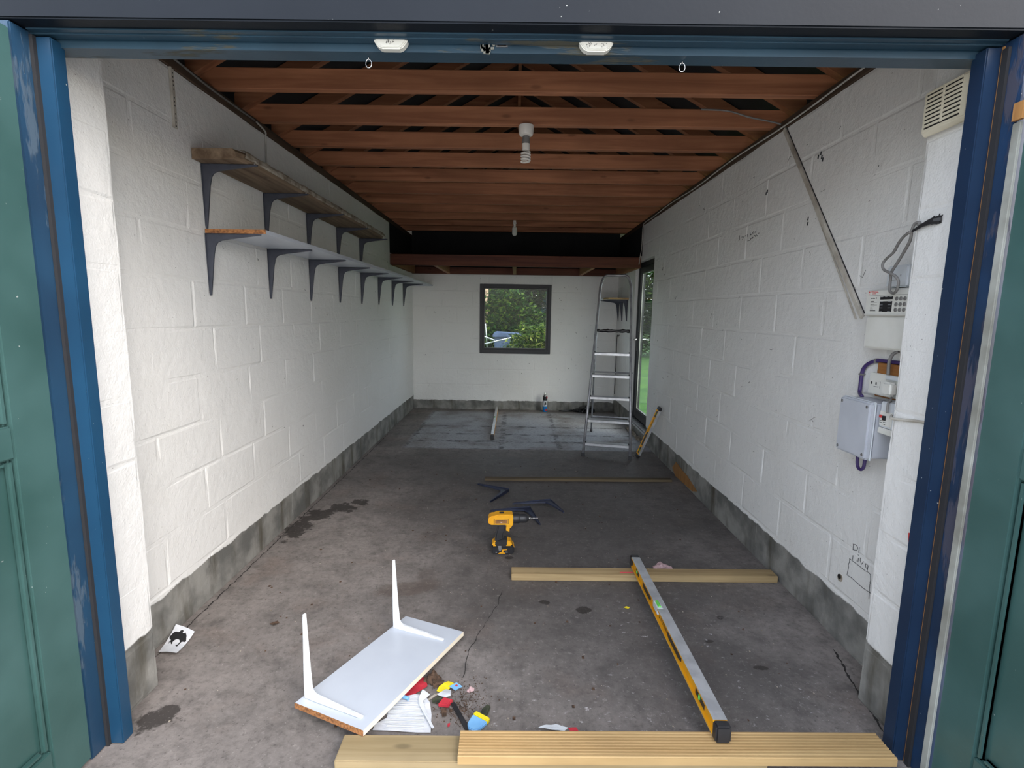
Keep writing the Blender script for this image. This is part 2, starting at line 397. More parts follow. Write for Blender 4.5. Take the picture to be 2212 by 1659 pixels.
def text_part(body, size, mat, parent, M, name='lettering', align='CENTER'):
    cu = bpy.data.curves.new('t', 'FONT'); cu.body = body; cu.size = size; cu.align_x = align; cu.align_y = 'CENTER'; cu.extrude = .0002
    o = bpy.data.objects.new('t', cu); COL.objects.link(o)
    dg = bpy.context.evaluated_depsgraph_get()
    me = bpy.data.meshes.new_from_object(o.evaluated_get(dg)); bpy.data.objects.remove(o); bpy.data.curves.remove(cu)
    me.name = name; me.materials.clear(); me.materials.append(MT[mat]); me.transform(M)
    p = bpy.data.objects.new(name, me); COL.objects.link(p); p.parent = parent
    return p
def T(x, y, z): return Matrix.Translation((x, y, z))
def Rz(a): return Matrix.Rotation(a, 4, 'Z')
def Ry(a): return Matrix.Rotation(a, 4, 'Y')
def Rx(a): return Matrix.Rotation(a, 4, 'X')
# ------------------------------------------------------------------ the shell
XL, XR, YB, ZT = -1.5306, 1.4896, 7.5578, 2.5
CH = .2275                                              # one block course
def floor_mesh():
    m = MB(); x0, x1, y0, y1, st = -1.66, 1.66, .9, 7.72, .05
    nx = int((x1 - x0) / st); ny = int((y1 - y0) / st)
    for j in range(ny + 1):
        for i in range(nx + 1):
            x = x0 + (x1 - x0) * i / nx; y = y0 + (y1 - y0) * j / ny
            m.v.append(Vector((x, y, -.0014 - .0014 * noise.noise((x * 2.1, y * 2.1, 0)))))
    for j in range(ny):
        for i in range(nx):
            a = j * (nx + 1) + i; m.f.append([a, a + 1, a + nx + 2, a + nx + 1])
    m.box(x0, x1, y0, y1, -.12, -.02)
    return m
FLOOR = tag(floor_mesh().build('floor', 'floor', smooth='all', base=(0, 4, 0)), kind='structure')
MT['crackm'] = plain('crack_shadow', (.03, .027, .025), rough=1)
def crack(pts, w):
    m = MB(); P = []
    for (a, b), (c, d) in zip(pts, pts[1:]):
        n = max(2, int(math.hypot(c - a, d - b) / .02))
        for i in range(n):
            t = i / n; P.append((a + (c - a) * t + random.uniform(-.005, .005), b + (d - b) * t + random.uniform(-.004, .004)))
    for i in range(len(P) - 1):
        (a, b), (c, d) = P[i], P[i + 1]; L = math.hypot(c - a, d - b) or 1; nx, ny = -(d - b) / L, (c - a) / L
        w0 = w * random.uniform(.3, 1)
        m.quad((a - nx * w0, b - ny * w0, .0006), (a + nx * w0, b + ny * w0, .0006), (c + nx * w0, d + ny * w0, .0006), (c - nx * w0, d - ny * w0, .0006))
    return m.build('crack', 'crackm', FLOOR)
crack([(-.19, 1.86), (-.184, 1.936), (-.18, 2.04), (-.119, 2.226), (-.064, 2.403), (-.051, 2.535)], .0022)
crack([(-1.495, 1.9), (-1.50, 3.2), (-1.497, 4.6), (-1.505, 5.9)], .004)
crack([(1.33, 1.6), (1.37, 1.8), (1.44, 2.1)], .006)

BMESH = {}
def block_mesh(L, H, T_, mat, var):
    key = (round(L, 3), round(H, 3), T_, mat, var)
    if key in BMESH: return BMESH[key]
    rnd = random.Random(hash(key[:4]) % 1000 + var * 31)
    b = min(.009, L / 5, H / 5)
    xs = [-L / 2, -L / 2 + b, -L / 6, L / 6, L / 2 - b, L / 2]; zs = [-H / 2, -H / 2 + b, 0, H / 2 - b, H / 2]
    m = MB()
    for j, z in enumerate(zs):
        for i, x in enumerate(xs):
            ed = i in (0, 5) or j in (0, 4)
            m.v.append(Vector((x + (rnd.uniform(-.0015, .0015)), (.0026 + rnd.uniform(-.0008, .0008) if ed else 0) + rnd.uniform(-.0003, .0003), z + rnd.uniform(-.0015, .0015))))
    for j in range(4):
        for i in range(5):
            a = j * 6 + i; m.f.append([a, a + 1, a + 7, a + 6])
    o = len(m.v)
    ring = list(range(6)) + [11, 17, 23, 29] + [28, 27, 26, 25, 24] + [18, 12, 6]
    for k in ring: p = m.v[k]; m.v.append(Vector((p.x, T_, p.z)))
    n = len(ring)
    for k in range(n): m.f.append([ring[k], ring[(k + 1) % n], o + (k + 1) % n, o + k])
    m.f.append([o + k for k in range(n)])
    me = m.mesh('block', mat); BMESH[key] = me
    return me
def cut(rects, op):
    out = []
    for a, b, c, d in rects:
        if op[0] >= b or op[1] <= a or op[2] >= d or op[3] <= c: out.append((a, b, c, d)); continue
        x0, x1 = max(a, op[0]), min(b, op[1])
        if op[0] > a: out.append((a, op[0], c, d))
        if op[1] < b: out.append((op[1], b, c, d))
        if op[2] > c: out.append((x0, x1, c, op[2]))
        if op[3] < d: out.append((x0, x1, op[3], d))
    return out
def block_wall(name, loc, rz, s0, s1, joints, offs, LB, openings, mat, TH=.11, kind='structure'):
    g = .004
    m = MB()
    def lines(a, b, st, extra):
        n = max(1, round((b - a) / st)); L = [a + (b - a) * i / n for i in range(n + 1)]
        L = [t for t in L if all(abs(t - e) > st * .4 for e in extra if a < e < b)] + [e for e in extra if a < e < b]
        return sorted(L)
    z0, z1 = joints[0], joints[-1]
    for st, d0 in ((.035, None), (.6, TH)):
        S = lines(s0, s1, st, [o[k] for o in openings for k in (0, 1)]); Z = lines(z0, z1, st, [o[k] for o in openings for k in (2, 3)])
        o0 = len(m.v)
        for z in Z:
            for s_ in S:
                d = d0 if d0 else max(-.0008, .0016 + .0045 * noise.noise((s_ * 4.1 + loc[0] * 9, z * 4.7, 3.3)))
                m.v.append(Vector((s_, d, z)))
        for j in range(len(Z) - 1):
            for i in range(len(S) - 1):
                cs, cz = (S[i] + S[i + 1]) / 2, (Z[j] + Z[j + 1]) / 2
                if any(o[0] < cs < o[1] and o[2] < cz < o[3] for o in openings): continue
                a = o0 + j * len(S) + i; m.f.append([a, a + 1, a + len(S) + 1, a + len(S)])
    for a, b, c, d in [(s0, s1, z0, z1)] + openings:
        for p, q in (((a, c), (b, c)), ((b, c), (b, d)), ((b, d), (a, d)), ((a, d), (a, c))):
            m.quad((p[0], .006, p[1]), (q[0], .006, q[1]), (q[0], TH, q[1]), (p[0], TH, p[1]))
    me = m.mesh(name, mat, smooth=40)
    w = bpy.data.objects.new(name, me); COL.objects.link(w); w.location = loc; w.rotation_euler = (0, 0, rz)
    w['kind'] = kind
    for k in range(len(joints) - 1):
        za, zb = joints[k], joints[k + 1]; off = offs[k % len(offs)]
        s = off - math.ceil((off - s0) / LB) * LB
        while s < s1:
            a, b = max(s, s0), min(s + LB, s1); s += LB
            if b - a < .02: continue
            rects = [(a, b, za, zb)]
            for op in openings: rects = cut(rects, op)
            for r in rects:
                L, H = r[1] - r[0] - 2 * g, r[3] - r[2] - 2 * g
                if L < .03 or H < .02: continue
                me = block_mesh(round(L, 3), round(H, 3), TH - .02, mat, random.randrange(5))
                o = bpy.data.objects.new('block', me); COL.objects.link(o); o.parent = w
                o.location = ((r[0] + r[1]) / 2, random.uniform(-.0006, .0008), (r[2] + r[3]) / 2)
                o.rotation_euler = (random.uniform(-.0012, .0012), 0, random.uniform(-.001, .001))
    return w
J = [round(CH * k, 4) for k in range(11)] + [ZT]
block_wall('wall_left', (XL, 0, 0), PI / 2, 1.79, 7.66, J, [2.42, 2.104], .4635, [], 'wall_l')
block_wall('wall_right', (XR, 0, 0), -PI / 2, -7.66, -1.79, J, [-2.49, -2.255], .4575, [(-6.50, -5.64, .12, 2.09)], 'wall_l')
JB = [0, .142, .372, .605, .838, 1.071, 1.304, 1.537, 1.77, 2.0]
block_wall('wall_back', (0, YB, 0), 0, XL, XR, JB, [.05, .28], .46, [(-.537, .516, .849, 1.872)], 'wall_b')
block_wall('wall_front_left', (-1.377, 0, 0), PI / 2, 1.562, 1.788, J, [1.562], .226, [], 'pier', .26)
block_wall('wall_front_right', (1.353, 0, 0), -PI / 2, -1.790, -1.562, J, [-1.790], .228, [], 'pier', .26)
m = MB(); m.box(-3.0, -1.46, 1.47, 1.555, 0, 2.6); m.box(1.43, 3.0, 1.47, 1.555, 0, 2.6)
m.prism([(-3.0, 2.62), (3.0, 2.62), (1.75, 2.62), (0, 3.58), (-1.75, 2.62)], 1.606, 1.70)
m.box(-1.75, 1.75, 1.606, 1.70, 2.502, 2.62)
tag(m.build('wall_front', 'brickface'), kind='structure')

# ---- roof: felt, trusses, plates (pieces of the ceiling)
def zr(x): return 2.616 + .548 * (1.577 - abs(x))
m = MB()
for s in (-1, 1):
    m.prism([(s * 1.95, zr(1.95) + .115), (0, zr(0) + .115), (0, zr(0) + .135), (s * 1.95, zr(1.95) + .135)], 1.45, 7.8)
CEIL = tag(m.build('ceiling', 'felt', base=(0, 4.6, 2.55)), kind='structure')
m = MB()
for s in (-1, 1):
    m.prism([(s * 1.98, zr(1.98) + .14), (0, zr(0) + .14), (0, zr(0) + .18), (s * 1.98, zr(1.98) + .18)], 1.40, 7.85)
m.build('roof_covering', 'tile', CEIL)
YJ = [2.706 + .4433 * k for k in range(-1, 11)]
for k, y in enumerate(YJ):
    dz = random.uniform(-.002, .002)
    MB().box(-1.60, 1.60, y, y + .047, 2.5525 + dz, 2.652 + dz).build('joist', 'joist', CEIL, bevel=.003, seg=1)
    for s in (-1, 1):
        r = MB().prism([(s * 1.70, zr(1.70)), (s * .014, zr(.014)), (s * .014, zr(.014) + .105), (s * 1.70, zr(1.70) + .105)], y - .046, y - .002).build('rafter', 'rafter', CEIL)
MB().box(-.013, .013, 1.72, 7.5, 3.36, 3.60).build('ridge_board', 'rafter', CEIL)
MB().box(XL - .09, XL + .006, 1.80, 7.55, 2.502, 2.551).build('wall_plate', 'plate', CEIL, bevel=.003, seg=1)
MB().box(XR - .006, XR + .09, 1.80, 7.55, 2.502, 2.551).build('wall_plate', 'plate', CEIL, bevel=.003, seg=1)
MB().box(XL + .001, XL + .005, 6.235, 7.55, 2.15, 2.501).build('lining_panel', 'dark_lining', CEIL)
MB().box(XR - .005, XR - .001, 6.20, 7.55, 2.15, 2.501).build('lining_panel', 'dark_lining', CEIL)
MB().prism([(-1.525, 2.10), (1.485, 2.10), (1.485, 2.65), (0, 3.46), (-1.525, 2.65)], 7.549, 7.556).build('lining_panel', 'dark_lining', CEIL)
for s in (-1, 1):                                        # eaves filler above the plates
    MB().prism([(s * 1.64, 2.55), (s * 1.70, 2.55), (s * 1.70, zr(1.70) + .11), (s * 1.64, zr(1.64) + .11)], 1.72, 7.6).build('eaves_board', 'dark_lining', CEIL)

tag(MB().prism([(-1.9, 2.002), (1.9, 2.002), (1.9, 2.55), (0, 3.58), (-1.9, 2.55)], 7.66, 7.76).box(-1.64, 1.60, 7.557, 7.66, 2.002, 2.5).build('wall_gable', 'brickface'), kind='structure')
# ---- rear loft platform
LP = thing('loft_platform', 'low brown timber storage platform of joists and boards above the back window', 'platform', (0, 6.9, 2.0))
MB().box(XL + .004, XR - .004, 6.232, 6.28, 2.008, 2.138).build('front_beam', 'loftwood', LP, bevel=.003, seg=1)
MB().box(XL + .004, XR - .004, 7.50, 7.548, 2.004, 2.10).build('ledger', 'loftwood', LP, bevel=.003, seg=1)
for x in (-1.50, -.99, -.03, .93, 1.455):
    MB().box(x - .023, x + .023, 6.281, 7.499, 2.006, 2.118).build('joist', 'loftwood_y', LP, bevel=.002, seg=1)
yy = 6.282
while yy < 7.5:
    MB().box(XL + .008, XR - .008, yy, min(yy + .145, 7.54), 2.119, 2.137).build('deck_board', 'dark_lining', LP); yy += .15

# ---- garage door frame
def grp(name, kind='structure', loc=(0, 0, 0)):
    o = bpy.data.objects.new(name, None); COL.objects.link(o); o.location = loc; o.empty_display_size = .1; o['kind'] = kind
    return o
t1 = grp('trim_1', loc=(-1.40, 1.5, 0))
MB().box(-1.455, -1.354, 1.45, 1.561, 0, 2.21).build('jamb_post', 'blue_worn', t1, bevel=.004)
MB().box(-1.353, -1.302, 1.514, 1.56, 0, 2.2).build('door_stop', 'blue', t1, bevel=.003)
MB().box(-1.353, -1.343, 1.503, 1.514, 0, 2.2).build('seal', 'rubber', t1)
t2 = grp('trim_2', loc=(1.37, 1.5, 0))
MB().box(1.321, 1.425, 1.444, 1.561, 0, 2.21).build('jamb_post', 'navy_worn', t2, bevel=.004)
MB().box(1.277, 1.320, 1.510, 1.56, 0, 2.2).build('door_stop', 'navy', t2, bevel=.003)
MB().box(1.3165, 1.3205, 1.504, 1.510, 0, 2.2).build('bare_edge', 'barewood', t2)
MB().box(1.312, 1.3205, 1.485, 1.503, 0, 2.19).build('seal', 'rubber', t2)
MB().box(1.312, 1.3205, 1.418, 1.4435, .01, 1.98).build('weather_strip', 'seal', t2, bevel=.003)
MB().box(1.310, 1.3205, 1.417, 1.444, 1.985, 2.03).build('worn_block', 'barewood', t2)
t3 = grp('trim_3', loc=(0, 1.5, 2.2))
MB().box(-1.455, 1.425, 1.45, 1.511, 2.214, 2.60).build('head_board', 'headgrey', t3, bevel=.004)
MB().box(-1.455, 1.425, 1.5115, 1.5455, 2.206, 2.60).build('door_stop', 'headblue', t3, bevel=.003)
MB().box(-1.352, 1.32, 1.496, 1.511, 2.2095, 2.2135).build('groove_seal', 'headblue', t3)
m = MB(); xk = -.052
m.box(-1.38, xk - .013, 1.5465, 1.604, 2.186, 2.50); m.box(xk + .013, 1.355, 1.5465, 1.604, 2.186, 2.50)
m.box(xk - .013, xk + .013, 1.5465, 1.604, 2.222, 2.50); m.box(xk - .013, xk + .013, 1.5465, 1.604, 2.186, 2.205)
m.build('lintel_board', 'headblue', t3)
MB().box(xk - .013, xk + .013, 1.575, 1.60, 2.2055, 2.2215).build('keep_hole_back', 'barewood', t3)
MB().box(xk - .016, xk + .016, 1.5435, 1.5465, 2.2225, 2.2255).box(xk - .016, xk + .016, 1.5435, 1.5465, 2.2015, 2.2045).box(xk - .016, xk - .013, 1.5435, 1.5465, 2.2045, 2.2225).box(xk + .013, xk + .016, 1.5435, 1.5465, 2.2045, 2.2225).build('keep_plate', 'galv', t3)
m = MB(); rr = random.Random(3)
for i in range(26):
    x = -.09 + rr.gauss(0, .008); z = 2.215 - rr.random() * .028; s_ = rr.uniform(.002, .005)
    m.box(x - s_, x + s_, 1.541, 1.546, z - s_ * 1.6, z + s_)
m.build('splintered_wood', 'seal', t3)

# ---- green garage door leaves, folded open outwards
def door_leaf(name, xf, side, y1, z_mid, zb):
    d = grp(name, loc=(xf, y1, 0)); th = .044; xb = xf + side * th
    xa, xc = min(xf, xb), max(xf, xb); y0 = y1 - 1.25; st = .125
    ztop = 2.19
    for ya, yb in ((y1 - st, y1), (y0, y0 + st)): MB().box(xa, xc, ya, yb, .012, ztop).build('stile', 'green', d, bevel=.004)
    rails = [(.012, zb), z_mid, (2.04, ztop)]
    for za, zc in rails: MB().box(xa, xc, y0 + st + .0005, y1 - st - .0005, za, zc).build('rail', 'green', d, bevel=.004)
    for za, zc in ((zb, z_mid[0]), (z_mid[1], 2.04)):
        xp = xf + side * .018
        MB().box(min(xp, xb), max(xp, xb), y0 + st + .0005, y1 - st - .0005, za + .0005, zc - .0005).build('panel', 'green', d)
        # bolection moulding run round the panel
        for ya, yb, zA, zB in ((y1 - st - .022, y1 - st - .001, za + .001, zc - .001), (y0 + st + .001, y0 + st + .022, za + .001, zc - .001),
                               (y0 + st + .022, y1 - st - .022, za + .001, za + .022), (y0 + st + .022, y1 - st - .022, zc - .022, zc - .001)):
            MB().box(*sorted((xf + side * .004, xp)), ya, yb, zA, zB).build('moulding', 'green', d, bevel=.007, seg=2)
    return d
door_leaf('door_1', -1.353, -1, 1.4485, (1.049, 1.14), .158)
door_leaf('door_2', 1.3215, 1, 1.4165, (1.050, 1.135), .23)

# ---- back window
w1 = grp('window_1', loc=(0, YB, .845))
def ring(x0, x1, z0, z1, t, y0, y1, tb=None):
    tb = tb or t; m = MB()
    m.box(x0, x0 + t, y0, y1, z0, z1).box(x1 - t, x1, y0, y1, z0, z1).box(x0 + t, x1 - t, y0, y1, z1 - t, z1).box(x0 + t, x1 - t, y0, y1, z0, z0 + tb)
    return m
ring(-.536, .515, .850, 1.871, .045, YB - .012, YB + .06, .06).build('outer_frame', 'frame', w1, bevel=.004)
ring(-.4905, .4695, .911, 1.8255, .022, YB + .006, YB + .05).build('sash', 'frame', w1, bevel=.006)
MB().box(-.469, .448, YB + .025, YB + .031, .932, 1.804).build('pane', 'glass', w1)
ring(-.4685, .4475, .9325, 1.8035, .004, YB + .017, YB + .0245).build('bead', 'seal', w1)

# ---- glazed side door in the right wall
d3 = grp('door_3', loc=(XR, 6.07, .12))
ya, yb, za, zb = 5.644, 6.496, .124, 2.086
def ringx(y0, y1, z0, z1, t, x0, x1, tb=None):
    tb = tb or t; m = MB()
    m.box(x0, x1, y0, y0 + t, z0, z1).box(x0, x1, y1 - t, y1, z0, z1).box(x0, x1, y0 + t, y1 - t, z1 - t, z1).box(x0, x1, y0 + t, y1 - t, z0, z0 + tb)
    return m
ringx(ya, yb, za, zb, .05, XR + .040, XR + .108, .035).build('outer_frame', 'frame', d3, bevel=.004)
ringx(ya + .051, yb - .051, za + .036, zb - .051, .072, XR + .048, XR + .100, .11).build('leaf_frame', 'frame', d3, bevel=.006)
MB().box(XR + .070, XR + .076, ya + .123, yb - .123, za + .146, zb - .123).build('pane', 'glass', d3)
ringx(ya + .1235, yb - .1235, za + .1465, zb - .1235, .008, XR + .060, XR + .0695).build('bead', 'seal', d3)
MB().box(XR - .004, XR + .0395, ya, yb, za + .002, za + .014).build('threshold', 'alu', d3); MB().box(XR - .016, XR - .0045, ya, yb, za - .022, za - .004).build('sill_nosing', 'alu', d3)
hy = yb - .087
MB().box(XR + .037, XR + .0475, hy - .016, hy + .016, 1.0, 1.24).build('lock_plate', 'black', d3, bevel=.003)
MB().tube([(XR + .037, hy, 1.15), (XR + .0, hy, 1.15), (XR - .005, hy - .01, 1.15), (XR - .005, hy - .11, 1.15)], .009, 10).build('handle', 'steel', d3, smooth=True)
MB().tube([(XR + .101, hy, 1.15), (XR + .15, hy, 1.15), (XR + .155, hy - .01, 1.15), (XR + .155, hy - .11, 1.15)], .009, 10).build('handle', 'steel', d3, smooth=True)
m = MB(); rr = random.Random(5)
for i in range(14):
    y = rr.uniform(5.6, 6.4); s_ = rr.uniform(.012, .03)
    m.box(XR - .03 - s_, XR - .03 + s_, y - s_ * 1.5, y + s_ * 1.5, 0, s_ * 1.2, T(0, 0, 0))
tag(m.build('mortar_rubble', 'cement', FLOOR, bevel=.006), kind='stuff')
# ------------------------------------------------------------------ shelves and brackets on the left wall
def bracket_mb(V=.30, H=.27, t=.0055, k=1.0, w=1.0):
    m = MB()
    m.prism([(0, 0), (H, 0), (H, -.006), (.12, -.025 * k), (.075 * k, -.033 * k), (.055 * k, -.042 * k), (.044 * k, -.058 * k), (.034 * k, -.10), (.008, -V), (0, -V)], -t, t)
    m.prism([(0, -.014 * w), (.05, -.015 * w), (H - .012, -.008), (H, -.003), (H, .003), (H - .012, .008), (.05, .015 * w), (0, .014 * w)], -.003, 0, 'z')
    m.prism([(-.014 * w, 0), (.014 * w, 0), (.015 * w, -.05), (.008 * w, -V + .012), (.003, -V), (-.003, -V), (-.008 * w, -V + .012), (-.015 * w, -.05)], 0, .003, 'x')
    return m
bm_dark = bracket_mb().mesh('bracket', 'bracket', bevel=.0012, seg=1)
def bracket(loc, rz, label, group, mesh=bm_dark, rot=None, scale=None):
    o = bpy.data.objects.new('shelf_bracket', mesh); COL.objects.link(o); o.location = loc
    o.rotation_euler = rot if rot else (0, 0, rz)
    if scale: o.scale = scale
    return tag(o, label, 'bracket', group)
ORD = ['first', 'second', 'third', 'fourth', 'fifth', 'sixth', 'seventh', 'eighth']
for k, y in enumerate((2.56, 3.165, 3.796, 4.416, 5.052)):
    bracket((XL + .002, y, 2.1485), 0, 'blue-grey bracket under the rough plank shelf, %s from its chamfered garage-door end' % ORD[k], 'brackets under the plank shelf')
for k in range(8):
    bracket((XL + .002, 2.556 + .6265 * k, 1.8235), 0, 'blue-grey bracket under the long white shelf, %s from its raw chipboard end' % ORD[k], 'brackets under the long white shelf')
PS = thing('plank_shelf', 'rough old scaffold plank shelf crusted with cement above the white shelf', 'shelf', (XL + .12, 3.8, 2.149))
def plank():
    m = MB(); n = 26; y0, y1, x0, x1, za, zb = 2.475, 5.10, XL + .008, -1.288, 2.150, 2.199
    rr = random.Random(11)
    prof = lambda dx, dz: [(x0, za), (x1 - .012 + dx, za), (x1 + dx, za + .012), (x1 + dx, zb - .014 + dz), (x1 - .016 + dx, zb + dz), (x0, zb)]
    for i in range(n + 1):
        y = y0 + (y1 - y0) * i / n; c = .03 if i in (0, n) else 0
        for a, b in prof(rr.uniform(-.004, .004) - c, rr.uniform(-.003, .002)): m.v.append(Vector((a, y, b)))
    for i in range(n):
        for j in range(6): m.f.append([i * 6 + j, i * 6 + (j + 1) % 6, (i + 1) * 6 + (j + 1) % 6, (i + 1) * 6 + j])
    m.f += [list(range(6))[::-1], list(range(n * 6, n * 6 + 6))]
    return m
plank().build('board', 'scaff', PS)
m = MB(); rr = random.Random(12); n = 60
for i in range(n + 1):                                   # cement crust along the front edge
    y = 2.50 + 2.56 * i / n
    for a, b in ((-1.2865, 2.163), (-1.281 + rr.uniform(-.003, .002), 2.172 + rr.uniform(-.006, .006)), (-1.284, 2.188 + rr.uniform(-.006, .004)), (-1.292, 2.1985 + rr.uniform(-.002, .004)), (-1.312 + rr.uniform(-.01, .01), 2.2005)):
        m.v.append(Vector((a, y, b)))
for i in range(n):
    for j in range(4): m.f.append([i * 5 + j, i * 5 + j + 1, (i + 1) * 5 + j + 1, (i + 1) * 5 + j])
m.build('cement_crust', 'cement', PS)
for y in (2.56, 3.165, 3.796, 4.416, 5.052): MB().lathe([(.004, 0), (.004, .004), (.002, .005)], 8, T(-1.275, y + .004, 2.151)).build('bolt', 'galv', PS)
WS = thing('white_shelf', 'long white melamine shelf running along the left wall on grey brackets', 'shelf', (XL + .15, 5.0, 1.8245))
MB().box(XL + .006, -1.2295, 2.5445, YB - .006, 1.825, 1.843).build('board', 'melamine', WS, bevel=.0008, seg=1)
MB().box(XL + .006, -1.2285, 2.5415, 2.5445, 1.8245, 1.8435).build('raw_end', 'chipboard', WS)
MB().box(-1.2294, -1.2284, 2.5445, YB - .006, 1.8246, 1.8434).build('edge_strip', 'melamine', WS)
# corner shelf at the back right
CS = thing('corner_shelf', 'small shelf with pale rounded wooden front in the back corner behind the ladder', 'shelf', (1.34, 7.2, 1.66))
MB().prism([(XR - .006, YB - .008), (1.20, YB - .008), (1.185, 7.0), (1.19, 6.86), (1.22, 6.80), (1.30, 6.785), (XR - .006, 6.785)], 1.652, 1.670, 'z').build('board', 'melamine', CS)
MB().prism([(1.184, 7.0), (1.189, 6.859), (1.2195, 6.7985), (1.30, 6.783), (XR - .006, 6.783), (XR - .006, 6.7845), (1.30, 6.7845), (1.2200, 6.7998), (1.1902, 6.860), (1.1852, 7.0)], 1.6515, 1.6755, 'z').build('wood_edge', 'deck', CS)
for y, q in ((6.876, 'beneath its rounded front'), (7.18, 'the middle of three'), (7.44, 'closest to the back wall')):
    bracket((XR - .002, y, 1.6505), PI, 'blue-grey bracket under the small corner shelf, ' + q, 'brackets under the corner shelf', scale=(1, 1, .95))

# ------------------------------------------------------------------ things on the left wall
CB = thing('corner_bead_strip', 'white painted perforated metal strip high on the left wall', 'metal strip', (XL, 2.375, 2.25))
MB().box(XL + .001, XL + .005, 2.362, 2.392, 2.25, 2.499).box(XL + .0045, XL + .012, 2.362, 2.367, 2.25, 2.499).build('strip', 'trunk', CB)
m = MB()
for k in range(14):
    if k not in (4, 8): m.box(XL + .0051, XL + .0056, 2.380, 2.385, 2.258 + k * .017, 2.264 + k * .017)
tag(m.build('hole', 'ink', CB), kind='stuff')
def cable(name, label, pts, r, mat, cat='cable', n=8, group=None):
    def sub(pts):
        P = [Vector(p) for p in pts]; o = []
        for i in range(len(P) - 1):
            p0, p1, p2, p3 = P[max(i - 1, 0)], P[i], P[i + 1], P[min(i + 2, len(P) - 1)]
            for k in range(5):
                t = k / 5; o.append(.5 * ((2 * p1) + (p2 - p0) * t + (2 * p0 - 5 * p1 + 4 * p2 - p3) * t * t + (3 * p1 - p0 - 3 * p2 + p3) * t ** 3))
        return o + [P[-1]]
    o = MB().tube(sub(pts), r, n).build(name, mat, smooth='all')
    return tag(o, label, cat, group)
cable('wall_cable', 'thin white cable dropping down the left wall above the plank shelf', [(XL + .012, 3.1, 2.53), (XL + .012, 3.2, 2.512), (XL + .008, 3.212, 2.48), (XL + .006, 3.212, 2.40), (XL + .006, 3.21, 2.32)], .005, 'cablewhite')
cable('plate_cable', 'grey cable clipped along the timber plate above the left wall', [(XL + .012, 1.85, 2.545)] + [(XL + .012 + .004 * math.sin(k * 2.1), 2.1 + .25 * k, 2.535 + .006 * math.sin(k * 1.7)) for k in range(4)] + [(XL + .012, 3.08, 2.532)], .005, 'cablegrey')
cable('plate_cable', 'white cable sagging along the timber plate above the right wall', [(XR - .022, 1.85 + .3 * k, 2.514 + .008 * math.sin(k * 1.3)) for k in range(15)] + [(XR - .013, 6.18, 2.47), (XR - .012, 6.19, 2.25), (XR - .02, 6.205, 2.16), (XR - .03, 6.21, 2.05)], .0045, 'cablewhite')
cable('joist_cable', 'pair of grey cables looping from the second joist to the right wall plate', [(1.05, 3.13, 2.64), (1.2, 3.12, 2.63), (1.32, 3.10, 2.59), (1.42, 3.06, 2.555), (XR - .02, 3.03, 2.53)], .005, 'cablegrey')
m = MB(); y0, z0, y1, z1 = 3.013, 2.498, 2.20, 1.465
dv = Vector((0, y1 - y0, z1 - z0)).normalized(); nv = Vector((0, -dv.z, dv.y))
a, b = Vector((XR, y0, z0)), Vector((XR, y1, z1))
def strip(a, b, w, d0, d1):
    m = MB(); P = []
    for q in (a, b):
        for s in (-w, w):
            for d in (d0, d1): P.append(q + nv * s + Vector((-d, 0, 0)))
    return m.add(P, [(0, 1, 3, 2), (4, 6, 7, 5), (0, 4, 5, 1), (2, 3, 7, 6), (0, 2, 6, 4), (1, 5, 7, 3)])
TR = thing('cable_trunking', 'painted white cable trunking running diagonally down the right wall to the alarm', 'trunking', (XR, 2.6, 1.465))
strip(a, b, .011, .001, .014).build('cover', 'trunk', TR, bevel=.002)
strip(a - nv * .0135, b - nv * .0135, .0014, .001, .004).build('open_seam', 'pencil', TR)
strip(a + nv * .013 + dv * .50, b + nv * .040 - dv * .02, .0045, .001, .007).build('side_conduit', 'trunk', TR, bevel=.002)

# ------------------------------------------------------------------ pencil marks on the right wall
HAND = [[(2.103, .484), (2.103, .458)], [(2.107, .483), (2.092, .488), (2.079, .485), (2.074, .477), (2.081, .465), (2.103, .459)], [(2.066, .487), (2.066, .462)], [(2.099, .434), (2.098, .415)], [(2.069, .452), (2.065, .451)], [(2.064, .439), (2.064, .422)], [(2.052, .447), (2.052, .435), (2.041, .423), (2.032, .44)], [(2.019, .438), (2.003, .437), (2.004, .418), (2.017, .425), (2.019, .438)], [(2.003, .437), (2.006, .41)], [(2.117, .412), (2.116, .395), (2.121, .377), (2.117, .37), (2.12, .35), (2.122, .33), (2.093, .334), (2.053, .33), (2.016, .329), (1.98, .332), (1.962, .332)], [(2.117, .41), (2.084, .409), (2.047, .409), (2.017, .407), (1.994, .411), (1.984, .406), (1.98, .386), (1.981, .366), (1.98, .342), (1.977, .304)]]
HAND2 = [[(3.513, 1.995), (3.506, 1.966), (3.52, 1.962)], [(3.48, 1.98), (3.465, 1.979), (3.453, 1.969), (3.467, 1.962)], [(3.457, 1.977), (3.439, 1.975)], [(3.43, 1.977), (3.414, 1.984), (3.409, 1.969)], [(3.394, 1.985), (3.391, 1.969)], [(3.356, 1.992), (3.352, 1.971), (3.344, 1.98)], [(3.341, 1.974), (3.311, 1.99), (3.314, 1.976)], [(3.294, 1.983), (3.277, 1.985), (3.289, 1.978)], [(3.341, 1.942), (3.341, 1.951), (3.319, 1.956), (3.334, 1.95)], [(3.318, 1.948), (3.31, 1.957)], [(3.295, 1.959), (3.287, 1.964), (3.276, 1.953)], [(3.269, 1.964), (3.249, 1.953)], [(3.243, 1.968), (3.232, 1.969)], [(3.385, 1.942), (3.352, 1.942)]]
WR = bpy.data.objects['wall_right']
for H_, r in ((HAND, .0011), (HAND2, .0014)):
    m = MB()
    for st in H_: m.tube([(XR - .0014, y, z) for y, z in st], r, 5)
    m.build('pencil_writing', 'pencil', WR)
m = MB(); rr = random.Random(8)                           # scuffs, drips and chips
